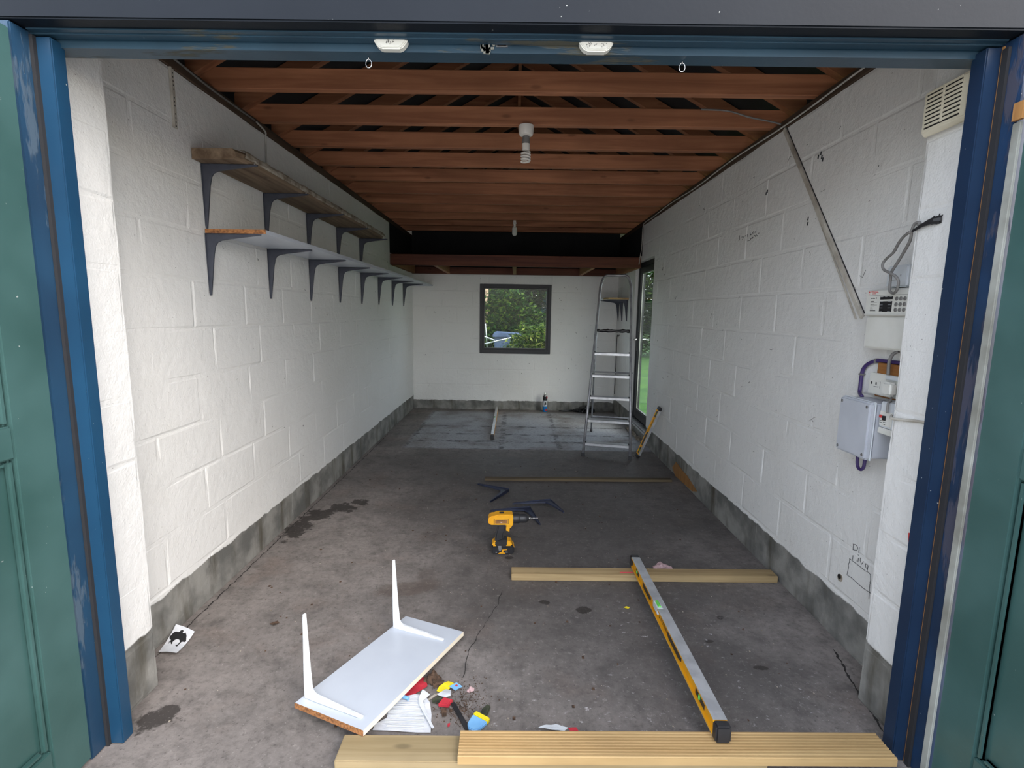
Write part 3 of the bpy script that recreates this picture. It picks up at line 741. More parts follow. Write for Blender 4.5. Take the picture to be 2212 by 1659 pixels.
for i in range(46):
    y = rr.uniform(2.2, 5.4); z = rr.uniform(.5, 2.4); s = rr.uniform(.004, .02) if i % 3 else .035
    m.tube([(XR - .0012, y, z), (XR - .0012, y + s * .4, z - s * rr.uniform(-.3, 1)), (XR - .0012, y + s, z - s * rr.uniform(-.2, .9))], .0009, 4)
for y, z in ((2.64, 2.27), (2.63, 2.25), (2.62, 2.235), (2.66, 2.26), (2.70, 1.97), (2.70, 1.945), (3.17, 2.21), (3.18, 2.20)): m.tube([(XR - .001, y, z), (XR - .001, y + .004, z - .018)], .0035, 5)
m.build('scuff_mark', 'pencil', WR)
m = MB(); m.lathe([(.0, 0), (.017, 0), (.017, .004), (.0, .004)], 14, T(XR - .0025, 2.165, .293) @ Ry(PI / 2)); m.build('drill_hole', 'cement', WR)
m = MB(); m.lathe([(.0, 0), (.011, 0), (.011, .002), (.0, .002)], 12, T(XR - .0040, 2.168, .298) @ Ry(PI / 2)); m.build('drill_hole_core', 'ink', WR)
m = MB(); m.prism([(4.5, .0), (4.05, .015), (3.95, .05), (4.2, .10), (4.32, .105), (4.5, .13), (4.6, .05)], XR - .006, XR - .001, 'x')
o = m.build('rusty_patch', 'barewood', WR)
m = MB(); rr = random.Random(18); WL = bpy.data.objects['wall_left']
for i in range(40):
    y = rr.uniform(2.0, 7.2); z = rr.uniform(.4, 2.4); s = rr.uniform(.004, .016)
    m.tube([(XL + .0012, y, z), (XL + .0012, y + s * .4, z - s * rr.uniform(-.3, 1)), (XL + .0012, y + s, z - s * rr.uniform(-.2, .9))], .0009, 4)
m.build('scuff_mark', 'pencil', WL)
m = MB(); WB = bpy.data.objects['wall_back']
for i in range(46):
    x = rr.choice((rr.uniform(-1.4, 1.3), rr.gauss(.75, .2))); z = rr.uniform(.3, 1.9); s = rr.uniform(.006, .02)
    if -.6 < x < .6 and .8 < z < 1.9: continue
    m.tube([(x, YB - .0012, z), (x + s * rr.uniform(-.5, 1), YB - .0012, z - s * rr.uniform(-.2, 1))], rr.uniform(.0012, .003), 4)
m.build('scuff_mark', 'pencil', WB)

# ------------------------------------------------------------------ services by the right pier
AL = thing('alarm_panel', 'white alarm control panel with black display and round keys on the right wall', 'alarm panel', (XR, 1.95, 1.34))
xf = 1.42
MB().box(xf + .006, XR - .001, 1.80, 2.094, 1.342, 1.470).build('lower_cover', 'whiteplastic', AL, bevel=.006)
MB().prism([(xf, 1.482), (xf - .004, 1.476), (xf + .004, 1.4705), (XR - .001, 1.4705), (XR - .001, 1.574), (xf + .008, 1.574), (xf, 1.568)], 1.80, 2.094, 'y').build('keypad_housing', 'whiteplastic', AL)
MB().box(xf - .0009, xf + .003, 1.948, 2.017, 1.4845, 1.5285).build('zone_display', 'ink', AL, bevel=.002)
MB().box(xf - .0009, xf + .003, 1.947, 2.017, 1.5315, 1.547).build('status_display', 'ink', AL, bevel=.002)
MB().box(xf - .0006, xf + .003, 1.81, 2.085, 1.5495, 1.5505).build('groove', 'cablegrey', AL)
for r_, z in enumerate((1.535, 1.514, 1.494)):
    for y in (1.928, 1.9075, 1.887): MB().lathe([(.0075, 0), (.0075, .002), (.006, .0035)], 14, T(xf - .0001, y, z) @ Ry(-PI / 2)).build('key_button', 'cablegrey', AL, smooth=True)
def ytext(body, size, y, z, x, mat, par, align='LEFT', name='lettering'):   # lettering on a face that looks towards -X
    Mx = T(x, y, z) @ Matrix(((0, 0, -1, 0), (-1, 0, 0, 0), (0, 1, 0, 0), (0, 0, 0, 1)))
    inv = world_of(par).inverted()
    return text_part(body, size, mat, par, inv @ Mx, name, align)
def bars(par, rows, x, mat, name='printed_lines'):          # print too fine to read in the photo
    m = MB(); rr = random.Random(4)
    for y0, y1, z, h in rows:
        y = y0
        while y > y1:
            w = rr.uniform(.0015, .004); m.box(x - .0006, x, max(y - w, y1), y, z - h / 2, z + h / 2); y -= w + .0009
    return m.build(name, mat, par)
bars(AL, [(2.07, 2.032, 1.5675, .0022), (2.07, 2.03, 1.5625, .0022), (2.062, 2.042, 1.5572, .0022), (2.084, 2.077, 1.564, .006), (2.084, 2.077, 1.555, .002)], xf, 'redink')
ytext('veritas  8', .0085, 2.067, 1.5395, xf - .0004, 'ink', AL)
bars(AL, [(2.067, 2.05, 1.5275, .0022), (2.067, 2.045, 1.517, .0022), (2.067, 2.054, 1.502, .0022), (2.067, 2.037, 1.4915, .0024)], xf - .0001, 'ink')
bars(AL, [(2.067, 2.032, 1.5235, .0011), (2.067, 2.03, 1.513, .0011), (2.067, 2.045, 1.509, .0011), (2.067, 2.05, 1.4975, .0011), (2.067, 2.033, 1.487, .0011)], xf - .0001, 'cablegrey')
bars(AL, [(2.012, 1.998, z, .001) for z in (1.5245, 1.513, 1.5015, 1.488)] + [(1.97, 1.955, z, .001) for z in (1.5245, 1.513, 1.5015, 1.488)] + [(2.012, 2.0, 1.5435, .001), (1.988, 1.978, 1.5435, .001), (1.965, 1.953, 1.5435, .001)], xf - .0009, 'palegrey')
PB = thing('sensor_box', 'small pale plastic box on the wall above the alarm panel', 'electrical box', (XR, 1.96, 1.58))
MB().box(1.43, XR - .001, 1.905, 2.012, 1.5785, 1.66).build('cover', 'palegrey', PB, bevel=.006)
MB().box(1.4293, 1.431, 1.935, 1.937, 1.618, 1.626).build('screw_slot', 'ink', PB); MB().box(1.4293, 1.431, 1.945, 1.985, 1.605, 1.607).build('seam', 'cablegrey', PB)
# wooden board, socket, plug
BB = tag(MB().box(XR - .022, XR - .001, 1.84, 2.055, 1.148, 1.284).build('back_board', 'board', bevel=.002), 'brown wooden back board behind the double socket', 'board')
SK = thing('double_socket', 'white double wall socket with one plug in, on the wooden board', 'socket', (XR - .022, 2.0, 1.155))
MB().box(1.452, XR - .0225, 1.90, 2.072, 1.157, 1.243).build('face_plate', 'whiteplastic', SK, bevel=.003)
for y in (2.055, 2.029): MB().box(1.4513, 1.4525, y - .003, y + .003, 1.197, 1.207).build('pin_hole', 'ink', SK)
MB().box(1.4513, 1.4525, 2.017, 2.041, 1.188, 1.190).box(1.4513, 1.4525, 2.006, 2.0075, 1.185, 1.212).build('switch_outline', 'cablegrey', SK)
MB().box(1.4495, 1.4525, 2.009, 2.021, 1.192, 1.212).build('rocker_switch', 'whiteplastic', SK, bevel=.001)
MB().box(1.444, 1.4515, 1.90, 1.975, 1.225, 1.2428).build('adaptor_box', 'palegrey', SK, bevel=.003)
PG = tag(MB().box(1.418, 1.4515, 1.908, 1.956, 1.166, 1.221).build('mains_plug', 'whiteplastic', bevel=.009, seg=3), 'white mains plug pushed into the double socket', 'plug')
cable('flex', 'grey flex running from the plug down to the fuse box', [(1.435, 1.915, 1.163), (1.42, 1.90, 1.157), (1.405, 1.879, 1.156), (1.385, 1.862, 1.15), (1.378, 1.853, 1.13), (1.378, 1.853, 1.115)], .004, 'cablegrey')
# grey adaptable box
GB = thing('enclosure_box', 'large grey plastic electrical enclosure box low beside the right pier', 'electrical box', (1.43, 2.01, .92))
MB().box(1.385, XR - .001, 1.922, 2.098, .918, 1.136).build('body', 'greyplastic', GB, bevel=.006)
MB().box(1.361, 1.384, 1.918, 2.102, .914, 1.140).build('lid', 'greyplastic', GB, bevel=.007)
MB().box(1.379, 1.3842, 1.9155, 2.1045, .9115, 1.1425).build('rim', 'palegrey', GB, bevel=.002)
for y, z in ((1.935, .932), (1.935, 1.122), (2.085, .932), (2.085, 1.122)): MB().lathe([(.006, 0), (.006, .002), (.003, .003)], 10, T(1.361, y, z) @ Ry(-PI / 2)).build('lid_screw', 'galv', GB)
CU = thing('fuse_box', 'small white fuse box with red and black breakers next to the grey enclosure', 'fuse box', (1.44, 1.86, 1.03))
MB().box(1.395, XR - .001, 1.802, 1.910, 1.052, 1.150).build('body', 'palegrey', CU, bevel=.003)
MB().box(1.392, XR - .001, 1.802, 1.912, 1.028, 1.0505).build('lower_cover', 'whiteplastic', CU, bevel=.003)
MB().box(1.391, 1.396, 1.845, 1.905, 1.06, 1.115).build('breaker_panel', 'whiteplastic', CU, bevel=.001)
MB().box(1.385, 1.3915, 1.891, 1.902, 1.089, 1.100).build('breaker_switch', 'redink', CU, bevel=.001)
MB().box(1.384, 1.3915, 1.872, 1.884, 1.082, 1.099).build('breaker_switch', 'ink', CU, bevel=.001)
bars(CU, [(1.902, 1.888, 1.078, .002), (1.902, 1.888, 1.071, .002), (1.884, 1.87, 1.074, .002), (1.884, 1.872, 1.066, .002)], 1.391, 'ink')
# cables
cable('purple_cable', 'purple cable bending over the wall into the top of the grey enclosure', [(1.45, 2.10, 1.137), (1.47, 2.145, 1.145), (1.478, 2.158, 1.165), (1.478, 2.157, 1.224), (1.478, 2.147, 1.253), (1.478, 2.121, 1.274), (1.478, 2.078, 1.289), (1.478, 2.024, 1.2925), (1.478, 1.90, 1.2925)], .0075, 'purple', n=10)
for loc, a, q in (((1.478, 2.078, 1.289), 0, 'above the wooden board'), ((1.478, 2.157, 1.224), 1, 'on its upright run beside the socket')):
    y, z = loc[1], loc[2]
    o = (MB().box(1.468, XR - .0005, y - .004, y + .004, z - .0095, z + .0095) if not a else MB().box(1.468, XR - .0005, y - .0095, y + .0095, z - .004, z + .004)).build('clip', 'cablegrey', bevel=.002)
    tag(o, 'small grey clip on the purple cable, ' + q, 'cable clip', 'clips on the purple cable')
cable('cable_loop', 'purple-grey cable loop hanging under the grey enclosure', [(1.45, 2.085, .918), (1.45, 2.085, .868), (1.45, 2.078, .842), (1.45, 2.06, .834), (1.45, 2.045, .845), (1.45, 2.04, .868), (1.45, 2.04, .918)], .0065, 'purple')
cable('grey_cable', 'thick grey cable from the alarm panel down to the socket', [(1.443, 1.958, 1.246), (1.44, 1.957, 1.288), (1.44, 1.952, 1.310), (1.44, 1.94, 1.328), (1.443, 1.92, 1.338)], .006, 'cablegrey')
CABLE = [(1.345, 1.771, 1.772), (1.345, 1.766, 1.781), (1.345, 1.786, 1.78), (1.35, 1.802, 1.759), (1.36, 1.818, 1.73), (1.374, 1.859, 1.696), (1.386, 1.9, 1.664), (1.39, 1.931, 1.631), (1.396, 1.94, 1.611), (1.396, 1.939, 1.58), (1.396, 1.936, 1.562), (1.396, 1.915, 1.554), (1.39, 1.893, 1.566), (1.385, 1.883, 1.594), (1.38, 1.894, 1.614), (1.378, 1.927, 1.63), (1.378, 1.957, 1.644), (1.377, 1.963, 1.665), (1.376, 1.943, 1.683), (1.368, 1.901, 1.7), (1.357, 1.865, 1.729), (1.350, 1.832, 1.748), (1.345, 1.80, 1.757)]
cable('looped_cable', 'grey cable twisted in a hanging loop in front of the alarm panel', CABLE, .0048, 'cablegrey')
m = MB().tube([(1.356, 1.688, 1.778), (1.345, 1.70, 1.777), (1.342, 1.72, 1.775), (1.341, 1.75, 1.768), (1.344, 1.79, 1.757)], [.014, .013, .009, .006, .004], 9)
rr = random.Random(9)
for i in range(26):
    p = Vector((1.348, rr.uniform(1.68, 1.73), 1.778 + rr.uniform(-.01, .01))); m.tube([p, p + Vector((-.004, rr.uniform(-.015, .01), rr.uniform(-.012, .014)))], .0015, 4)
tag(m.build('frayed_sleeve', 'black', smooth=True), 'black frayed cable sleeve poking out of a hole in the right pier', 'cable')
cable('pier_cable', 'beige cable lying in the block joint across the right pier', [(1.3475, 1.60, 1.128), (1.3475, 1.66, 1.124), (1.3475, 1.72, 1.116), (1.3475, 1.775, 1.109), (1.355, 1.80, 1.108), (1.38, 1.83, 1.110)], .005, 'trunk')
MB().tube([(1.3522, 1.648, .74), (1.3522, 1.645, .725), (1.3522, 1.645, .70)], [.004, .005, .0012], 6).build('red_drip', 'redink', bpy.data.objects['wall_front_right'])
# louvred vent on the right pier
VN = thing('louvre_vent', 'cream plastic louvred box vent high on the right pier', 'vent', (1.353, 1.69, 2.06))
xv = 1.322
MB().prism([(1.352, 2.058), (xv + .012, 2.05), (xv, 2.064), (xv, 2.185), (xv + .004, 2.19), (1.352, 2.19)], 1.612, 1.778).build('housing', 'creamplastic', VN, bevel=.003)
for k in range(9):
    z = 2.078 + k * .0125
    MB().box(xv - .003, xv + .004, 1.632, 1.768, z, z + .0075).build('louvre', 'creamplastic', VN, bevel=.001, seg=1)
    MB().box(xv - .0006, xv + .002, 1.634, 1.766, z - .005, z - .0003).build('slot', 'ink', VN)
MB().box(xv - .0036, xv + .002, 1.696, 1.702, 2.075, 2.186).build('mullion', 'creamplastic', VN)

# ------------------------------------------------------------------ under the door head
for i, (x, lb) in enumerate(((-.361, 'white plastic cup-shaped door contact on the blue head with a dead spider'), (.210, 'white plastic cup-shaped door contact on the blue head with dusty cobwebs'))):
    t_ = thing('door_contact', lb, 'door contact', (x, 1.5465, 2.187), group='white contacts on the door head')
    po = [(-.05, 2.2245), (.05, 2.2245), (.0495, 2.212), (.045, 2.200), (.037, 2.190), (.028, 2.1835), (-.026, 2.1835), (-.036, 2.190), (-.044, 2.200), (-.0495, 2.212)]
    MB().prism([(x + a, b) for a, b in po], 1.522, 1.5462).build('shell', 'whiteplastic', t_, bevel=.003)
    pi_ = [(x + a * .86, 2.2035 + (b - 2.2035) * .78) for a, b in po]
    MB().prism(pi_, 1.520, 1.5225).build('inset', 'whiteplastic', t_, bevel=.001)
    m = MB(); rr = random.Random(i)
    for k in range(16):
        p = Vector((x + rr.uniform(-.03, .03) * (1 if i else .4), 1.5185, 2.193 + rr.uniform(-.001, .012)))
        m.tube([p, p + Vector((rr.uniform(-.004, .004), 0, rr.uniform(-.006, .006)))], .0005, 4)
    m.build('cobweb', 'pencil', t_)
for x, lb in ((-.437, 'shiny steel screw eye under the door head at the cobwebbed left contact'), (.466, 'shiny steel screw eye under the door head towards the vent')):
    m = MB().tube([(x + .0085 * math.cos(a * PI / 10), 1.575, 2.168 + .0115 * math.sin(a * PI / 10)) for a in range(20)], .0016, 7, closed=True)
    m.tube([(x, 1.575, 2.1795), (x, 1.575, 2.186)], .0016, 6)
    tag(m.build('screw_eye', 'steel', smooth='all'), lb, 'screw eye', 'screw eyes under the head')

# ------------------------------------------------------------------ ceiling lamps
LA = thing('spiral_lamp', 'white spiral energy-saving lamp in a batten holder under the second joist', 'ceiling lamp', (.042, 3.17, 2.55))
MB().lathe([(.0455, 2.5515), (.0455, 2.535), (.042, 2.507), (.038, 2.498), (.02, 2.494)], 24, T(.042, 3.17, 0)).build('rose', 'lampwhite', LA, smooth=40)
MB().lathe([(.019, 2.497), (.022, 2.475), (.0245, 2.455), (.0245, 2.451)], 20, T(.042, 3.17, 0)).build('lamp_holder', 'cablegrey', LA, smooth=40)
MB().lathe([(.0235, 2.4505), (.0235, 2.425), (.022, 2.416), (.012, 2.412)], 20, T(.042, 3.17, 0)).build('lamp_base', 'lampwhite', LA, smooth=40)
pts = [(.042 + .006 * math.cos(0), 3.17, 2.413)]
for k in range(70):
    a = k / 70 * 2 * PI * 3.6; pts.append((.042 + .0245 * math.cos(a), 3.17 + .0245 * math.sin(a), 2.405 - .056 * k / 70))
MB().tube(pts, .0062, 8).build('spiral_tube', 'lampwhite', LA, smooth='all')
LB = thing('bulb_lamp', 'small white lamp bulb in a holder far back near the loft platform', 'ceiling lamp', (-.034, 6.276, 2.55))
MB().box(-.05, -.018, 6.262, 6.29, 2.505, 2.552).box(-.056, -.012, 6.262, 6.29, 2.515, 2.525).build('bracket', 'lampwhite', LB, bevel=.002)
MB().lathe([(.014, 2.506), (.016, 2.475), (.027, 2.468), (.031, 2.445), (.031, 2.437)], 20, T(-.034, 6.276, 0)).build('lamp_holder', 'lampwhite', LB, smooth=40)
MB().lathe([(.028, 2.4365), (.032, 2.42), (.031, 2.40), (.024, 2.382), (.012, 2.372)], 20, T(-.034, 6.276, 0)).build('bulb', 'whiteplastic', LB, smooth=True)
# ------------------------------------------------------------------ step ladder
LD = thing('step_ladder', 'tall aluminium step ladder standing by the side door', 'ladder', (.9475, 5.046, 0), -.2242)
def lerp(a, b, t): return Vector(a) * (1 - t) + Vector(b) * t
HT = 1.90; LEAN = .672
def fr(s, z):                                             # point on a front stile
    t = z / HT; return Vector((s * (.238 + (.158 - .238) * t), LEAN * t, z))
pts = [fr(-1, 0), fr(-1, .6), fr(-1, 1.2), fr(-1, 1.76)]
for k in range(1, 6):
    a = k / 6 * PI / 2; pts.append(Vector((-.158 + .07 * (1 - math.cos(a)) + .004, LEAN * (1.78 + .105 * math.sin(a)) / HT, 1.78 + .105 * math.sin(a))))
pts += [Vector((-p.x, p.y, p.z)) for p in pts[::-1]]
MB().tube(pts, .0145, 10).build('front_frame', 'alu_dull', LD, smooth='all', local=True)
for z in (.138, .368, .598, .822, 1.05):
    a, b = fr(-1, z), fr(1, z); w = b.x - .012
    MB().box(-w, w, a.y - .035, a.y + .055, z - .004, z).box(-w, w, a.y - .035, a.y - .031, z - .026, z).box(-w, w, a.y + .051, a.y + .055, z - .022, z).build('tread', 'alu', LD, local=True)
    for s in (-1, 1): MB().box(s * w - .008, s * w + .008, a.y - .012, a.y + .02, z - .03, z + .012).build('tread_lug', 'black', LD, local=True, bevel=.003)
z = 1.28; a = fr(1, z)
m = MB(); rr = random.Random(2); n = 18
m.tube([(-a.x + .01 + (2 * a.x - .02) * k / n, a.y + .005, z + rr.uniform(-.002, .003)) for k in range(n + 1)], [.014 + rr.uniform(0, .007) for k in range(n + 1)], 9)
m.build('taped_bar', 'blackshine', LD, smooth='all', local=True)
MB().tube([(-.09, LEAN * 1.878 / HT, 1.881), (0, LEAN * 1.878 / HT, 1.872), (.09, LEAN * 1.878 / HT, 1.881)], .006, 8).build('top_bar', 'alu', LD, local=True)
for s in (-1, 1):
    MB().tube([fr(s, 1.30) + Vector((0, .025, 0)), (s * .243, 1.13, .0)], .0105, 8).build('rear_leg', 'alu_dull', LD, smooth='all', local=True)
    MB().box(s * .243 - .015, s * .243 + .015, 1.115, 1.145, 0, .035).build('foot', 'black', LD, local=True, bevel=.003)
    MB().box(s * .238 - .018, s * .238 + .018, -.018, .018, 0, .035).build('foot', 'black', LD, local=True, bevel=.003)
    q = fr(s, .50); MB().tube([q + Vector((0, .02, 0)), (s * .22, .5, .55), (s * .228, .86, .40)], .004, 6).build('stay', 'black', LD, local=True)
def rl(z): return lerp((.215, LEAN * 1.30 / HT + .025, 1.30), (.243, 1.13, 0), 1 - z / 1.30)
for z in (.22, .80):
    q = rl(z); MB().tube([(-q.x, q.y, z), (q.x, q.y, z)], .0085, 8).build('rear_brace', 'alu_dull', LD, local=True)

# ------------------------------------------------------------------ spirit levels
def level(label, L, w, h, Mw, parts, text=None, cat='spirit level', top='alu', ends=.035, group=None):
    o = bpy.data.objects.new('spirit_level', None); COL.objects.link(o); o.matrix_world = Mw; tag(o, label, cat, group)
    def bld(m, n, mat, **k): return m.build(n, mat, o, local=True, **k)
    bld(MB().box(-w / 2, w / 2, ends, L - ends, 0, h * .16).box(-w * .30, w * .30, ends, L - ends, h * .16, h * .84).box(-w / 2, w / 2, ends, L - ends, h * .84, h - .0012), 'body', 'yellow', bevel=.001, seg=1)
    bld(MB().box(-w / 2, w / 2, ends, L - ends, h - .0011, h).box(-w / 2, w / 2, ends, L - ends, -.0008, -.0001), 'milled_face', top)
    for a, b in ((0, ends), (L - ends, L)): bld(MB().box(-w / 2 - .002, w / 2 + .002, a, b, -.001, h + .001), 'end_cap', 'black', bevel=.006)
    for kind, a, b in parts:
        if kind == 'hole':
            po = [(a, h * .3), (a + .025, h * .18), (b - .025, h * .18), (b, h * .3), (b, h * .7), (b - .025, h * .82), (a + .025, h * .82), (a, h * .7)]
            bld(MB().prism(po, -w * .31 - .003, w * .31 + .003, 'x'), 'hand_grip', 'black', bevel=.002)
        elif kind == 'vial':
            bld(MB().box(-w * .34, w * .34, a, b, h * .18, h * .82), 'vial_housing', 'black', bevel=.002)
            bld(MB().tube([(-w * .36, (a + b) / 2, h * .35), (-w * .36, (a + b) / 2, h * .65)], .005, 8), 'vial', 'green_fluid')
        else:
            bld(MB().box(-w * .52, w * .1, a, b, h * .5, h + .0006), 'centre_vial_housing', 'palegrey', bevel=.002)
            bld(MB().tube([(-w * .2, a + .012, h + .001), (-w * .2, b - .012, h + .001)], .008, 10), 'vial', 'green_fluid', smooth=True)
    if text:
        y, s, flip = text
        R = Matrix(((0, 0, -1, 0), (-1, 0, 0, 0), (0, 1, 0, 0), (0, 0, 0, 1)))
        text_part('DEWALT', s, 'ink', o, T(-w * .30 - .0006, y, h * .5) @ R @ Rz(PI if flip else 0))
    return o
def frame(org, ydir, zhint):
    y = Vector(ydir).normalized(); x = y.cross(Vector(zhint)).normalized(); z = x.cross(y)
    M_ = Matrix((x, y, z)).transposed().to_4x4(); M_.translation = org; return M_
n0, f0 = Vector((.699, 1.478, .0785)), Vector((.699, 2.745, .0405))
level('long yellow spirit level with silver top lying across the deck board and batten', 1.267, .047, .058, frame(n0, f0 - n0, (0, 0, 1)),
      [('vial', .13, .22), ('hole', .385, .565), ('top', .70, .775), ('hole', .845, .995), ('vial', 1.085, 1.15)], (.635, .034, True))
lo_, hi_ = Vector((1.262, 5.09, .012)), Vector((1.446, 5.02, .535))
level('short yellow spirit level with black ends leaning against the right wall by the ladder', .575, .026, .058, frame(lo_, hi_ - lo_, (.15, -1, -.05)),
      [('vial', .05, .12), ('hole', .14, .29), ('vial', .46, .53)], (.40, .022, False))
level('long silver-topped spirit level lying on the floor and ending at the back wall', 1.82, .034, .062, frame((-.252, 5.69, .0015), (-.012, 1.82, 0), (0, 0, 1)),
      [('hole', .35, .6), ('top', .95, 1.03), ('hole', 1.2, 1.45)], None)

# ------------------------------------------------------------------ timber on the floor
m = MB(); pr = []; ya, yb, za, zb = -.052, .052, .0, .028; n = 9
for k in range(n):
    a = ya + (yb - ya) * (k + .12) / n; b = ya + (yb - ya) * (k + 1) / n - .0015; gm = .0028
    pr += [(a, zb - gm), (a + .002, zb), (b - .0015, zb), (b, zb - gm)]
poly = [(ya, za), (yb, za), (yb, zb - .003)] + pr[::-1] + [(ya, zb - .003)]
DK = MB()
DK.prism(poly, -.163, 1.236, 'x', T(0, 0, 0))
o = bpy.data.objects.new('deck_board', DK.mesh('deck_board', 'deck', off=Vector((.54, 0, 0)))); COL.objects.link(o)
o.location = (.54, 1.478, .0478); o.rotation_euler = (0, 0, .0176)
tag(o, 'ribbed yellow treated deck board lying across the threshold', 'deck board')
o = MB().box(-.5, .88, -.052, .052, 0, .0472).build('treated_timber', 'timber', bevel=.003, base=(.19, 0, 0)); o.location = (.14, 1.478, 0); o.rotation_euler = (0, 0, .012)
o.location.x = -.055 + .19
tag(o, 'thick knotty treated timber lying under the deck board', 'timber')
o = MB().box(-.003, 1.472, 2.625, 2.703, 0, .0385).build('timber_batten', 'batten', bevel=.002, base=(.73, 2.664, 0)); o.rotation_euler = (0, 0, .016)
tag(o, 'pale timber batten lying across the floor under the far end of the long level', 'timber')
o = MB().box(-.252, 1.40, 4.29, 4.345, 0, .022).build('timber_batten', 'oldbatten', bevel=.002, base=(.57, 4.32, 0)); o.rotation_euler = (0, 0, .03)
tag(o, 'thin dirty grey batten lying on the dark floor behind the loose brackets', 'timber')
MB_ = MB().tube([(.60, 2.648, .0408), (.672, 2.650, .0408)], .0025, 6)
tag(MB_.build('pencil', 'red'), 'red pencil stub lying on the pale batten beside the level', 'pencil')

# ------------------------------------------------------------------ white shelf piece with two white brackets, upside down on the floor
NLc, NRc, FLc = Vector((-.778, 1.646, .0535)), Vector((-.486, 1.510, .0695)), Vector((-.524, 2.243, .0205))
ex = (NRc - NLc).normalized(); eyv = (FLc - NLc); eyv = (eyv - ex * eyv.dot(ex)).normalized(); ez = ex.cross(eyv)
Ms = Matrix((ex, eyv, ez)).transposed().to_4x4(); Ms.translation = NLc
SP = bpy.data.objects.new('shelf_piece', None); COL.objects.link(SP); SP.matrix_world = Ms
tag(SP, 'short white shelf board with two upright white brackets propped on the timber', 'shelf')
MB().box(0, .318, .0015, .65, -.0185, 0).build('board', 'melamine', SP, local=True, bevel=.0008, seg=1)
MB().box(0, .318, -.001, .0013, -.0187, .0002).build('raw_end', 'chipboard', SP, local=True)
MB().box(.3182, .3194, .0015, .65, -.0186, .0001).build('edge_strip', 'shelfedge', SP, local=True)
wm = bracket_mb(.315, .265, .006, .62, .9).mesh('white_bracket', 'whitemetal', bevel=.0015, seg=2)
for y, x in ((.045, .012), (.555, .010)):
    b = bpy.data.objects.new('bracket', wm); COL.objects.link(b); b.parent = SP
    b.location = (x, y, .0004); b.rotation_euler = (PI, 0, 0)
    m = MB()
    for q in (.03, .10, .255): m.lathe([(.0035, 0), (.0035, .002), (.002, .003)], 8, T(q, 0, -.0035) @ Rx(PI))
    m.build('screw', 'galv', b, local=True)

# ------------------------------------------------------------------ loose dark brackets
bmd = bracket_mb(.30, .30, .006).mesh('dark_bracket', 'darkbracket', bevel=.0012, seg=1)
def flat_bracket(cx, cyy, d1, d2, label):
    # lies on its side: arm X along d1, arm -Z along d2 (both floor directions)
    a = Vector((*d1, 0)).normalized(); b0 = Vector((*d2, 0)); b = (b0 - a * b0.dot(a)).normalized()
    zz = -b; yy = zz.cross(a)
    M_ = Matrix((a, yy, zz)).transposed().to_4x4(); M_.translation = (cx, cyy, .0165)
    o = bpy.data.objects.new('shelf_bracket', bmd); COL.objects.link(o); o.matrix_world = M_
    return tag(o, label, 'bracket', 'loose brackets on the floor')
flat_bracket(-.035, 4.0, (-.25, .13), (-.15, -.33), 'loose dark blue bracket lying alone on the floor near the dirty batten')
flat_bracket(.128, 3.625, (-.32, -.07), (.13, -.36), 'loose dark blue bracket lying just behind the drill bit')
o = flat_bracket(.285, 3.70, (-.3, -.08), (.09, -.34), 'loose dark blue bracket lying farthest behind the drill, overlapping another')
o.location.z = .048; o.rotation_euler.x += .09

# ------------------------------------------------------------------ cordless drill
DR = thing('cordless_drill', 'yellow and black cordless drill standing on its battery with a bit fitted', 'drill', (-.063, 2.95, 0), .06)
def dbl(m, n, mat, **k): return m.build(n, mat, DR, local=True, **k)
body = [(-.088, .205), (-.082, .192), (-.068, .187), (.020, .187), (.020, .178), (.063, .180), (.064, .205), (.064, .247), (.05, .252), (-.035, .252), (-.05, .244), (-.066, .243), (-.08, .235), (-.088, .222)]
dbl(MB().prism(body, -.034, .034), 'motor_housing', 'yellow', bevel=.010, seg=3, smooth=40)
dbl(MB().prism([(-.08, .189), (-.06, .179), (.022, .176), (.022, .190), (-.06, .190)], -.032, .032), 'lower_grip', 'black', bevel=.003)
dbl(MB().box(-.045, .028, -.0352, .0352, .197, .222), 'side_label', 'barewood', bevel=.001)
dbl(MB().box(-.053, -.049, -.0356, .0356, .194, .226).box(.032, .035, -.0356, .0356, .194, .226), 'seam', 'black')
dbl(MB().box(-.02, .01, -.012, .012, .249, .2545), 'mode_selector', 'black', bevel=.002)
text_part('DEWALT', .0115, 'ink', DR, T(-.009, -.0356, .215) @ Rx(PI / 2)); text_part('18V', .008, 'paper', DR, T(-.009, -.0356, .204) @ Rx(PI / 2))
Ch = lambda x, z: T(x, 0, z) @ Ry(PI / 2)
dbl(MB().lathe([(.029, 0), (.031, .01), (.031, .034), (.027, .042)], 24, Ch(.064, .216)), 'torque_collar', 'black', smooth=40)
dbl(MB().lathe([(.026, 0), (.027, .02), (.026, .036), (.016, .052), (.011, .056)], 24, Ch(.1062, .216)), 'chuck', 'black', smooth=40)
dbl(MB().lathe([(.010, 0), (.009, .008), (.005, .012)], 16, Ch(.162, .216)), 'chuck_jaws', 'steel', smooth=40)
m = MB(); m.tube([(.172 + .047 * k / 30, .0013 * math.sin(k * 1.1), .216 + .0013 * math.cos(k * 1.1)) for k in range(31)], .0024, 6); dbl(m, 'drill_bit', 'steel', smooth='all')
dbl(MB().prism([(.022, .180), (.058, .181), (.056, .168), (.044, .162), (.042, .140), (.039, .135), (.036, .143), (.022, .144)], -.022, .022), 'trigger_guard', 'yellow', bevel=.003)
dbl(MB().prism([(.040, .164), (.052, .162), (.050, .148), (.044, .138), (.036, .140)], -.011, .011), 'trigger', 'ink', bevel=.003)
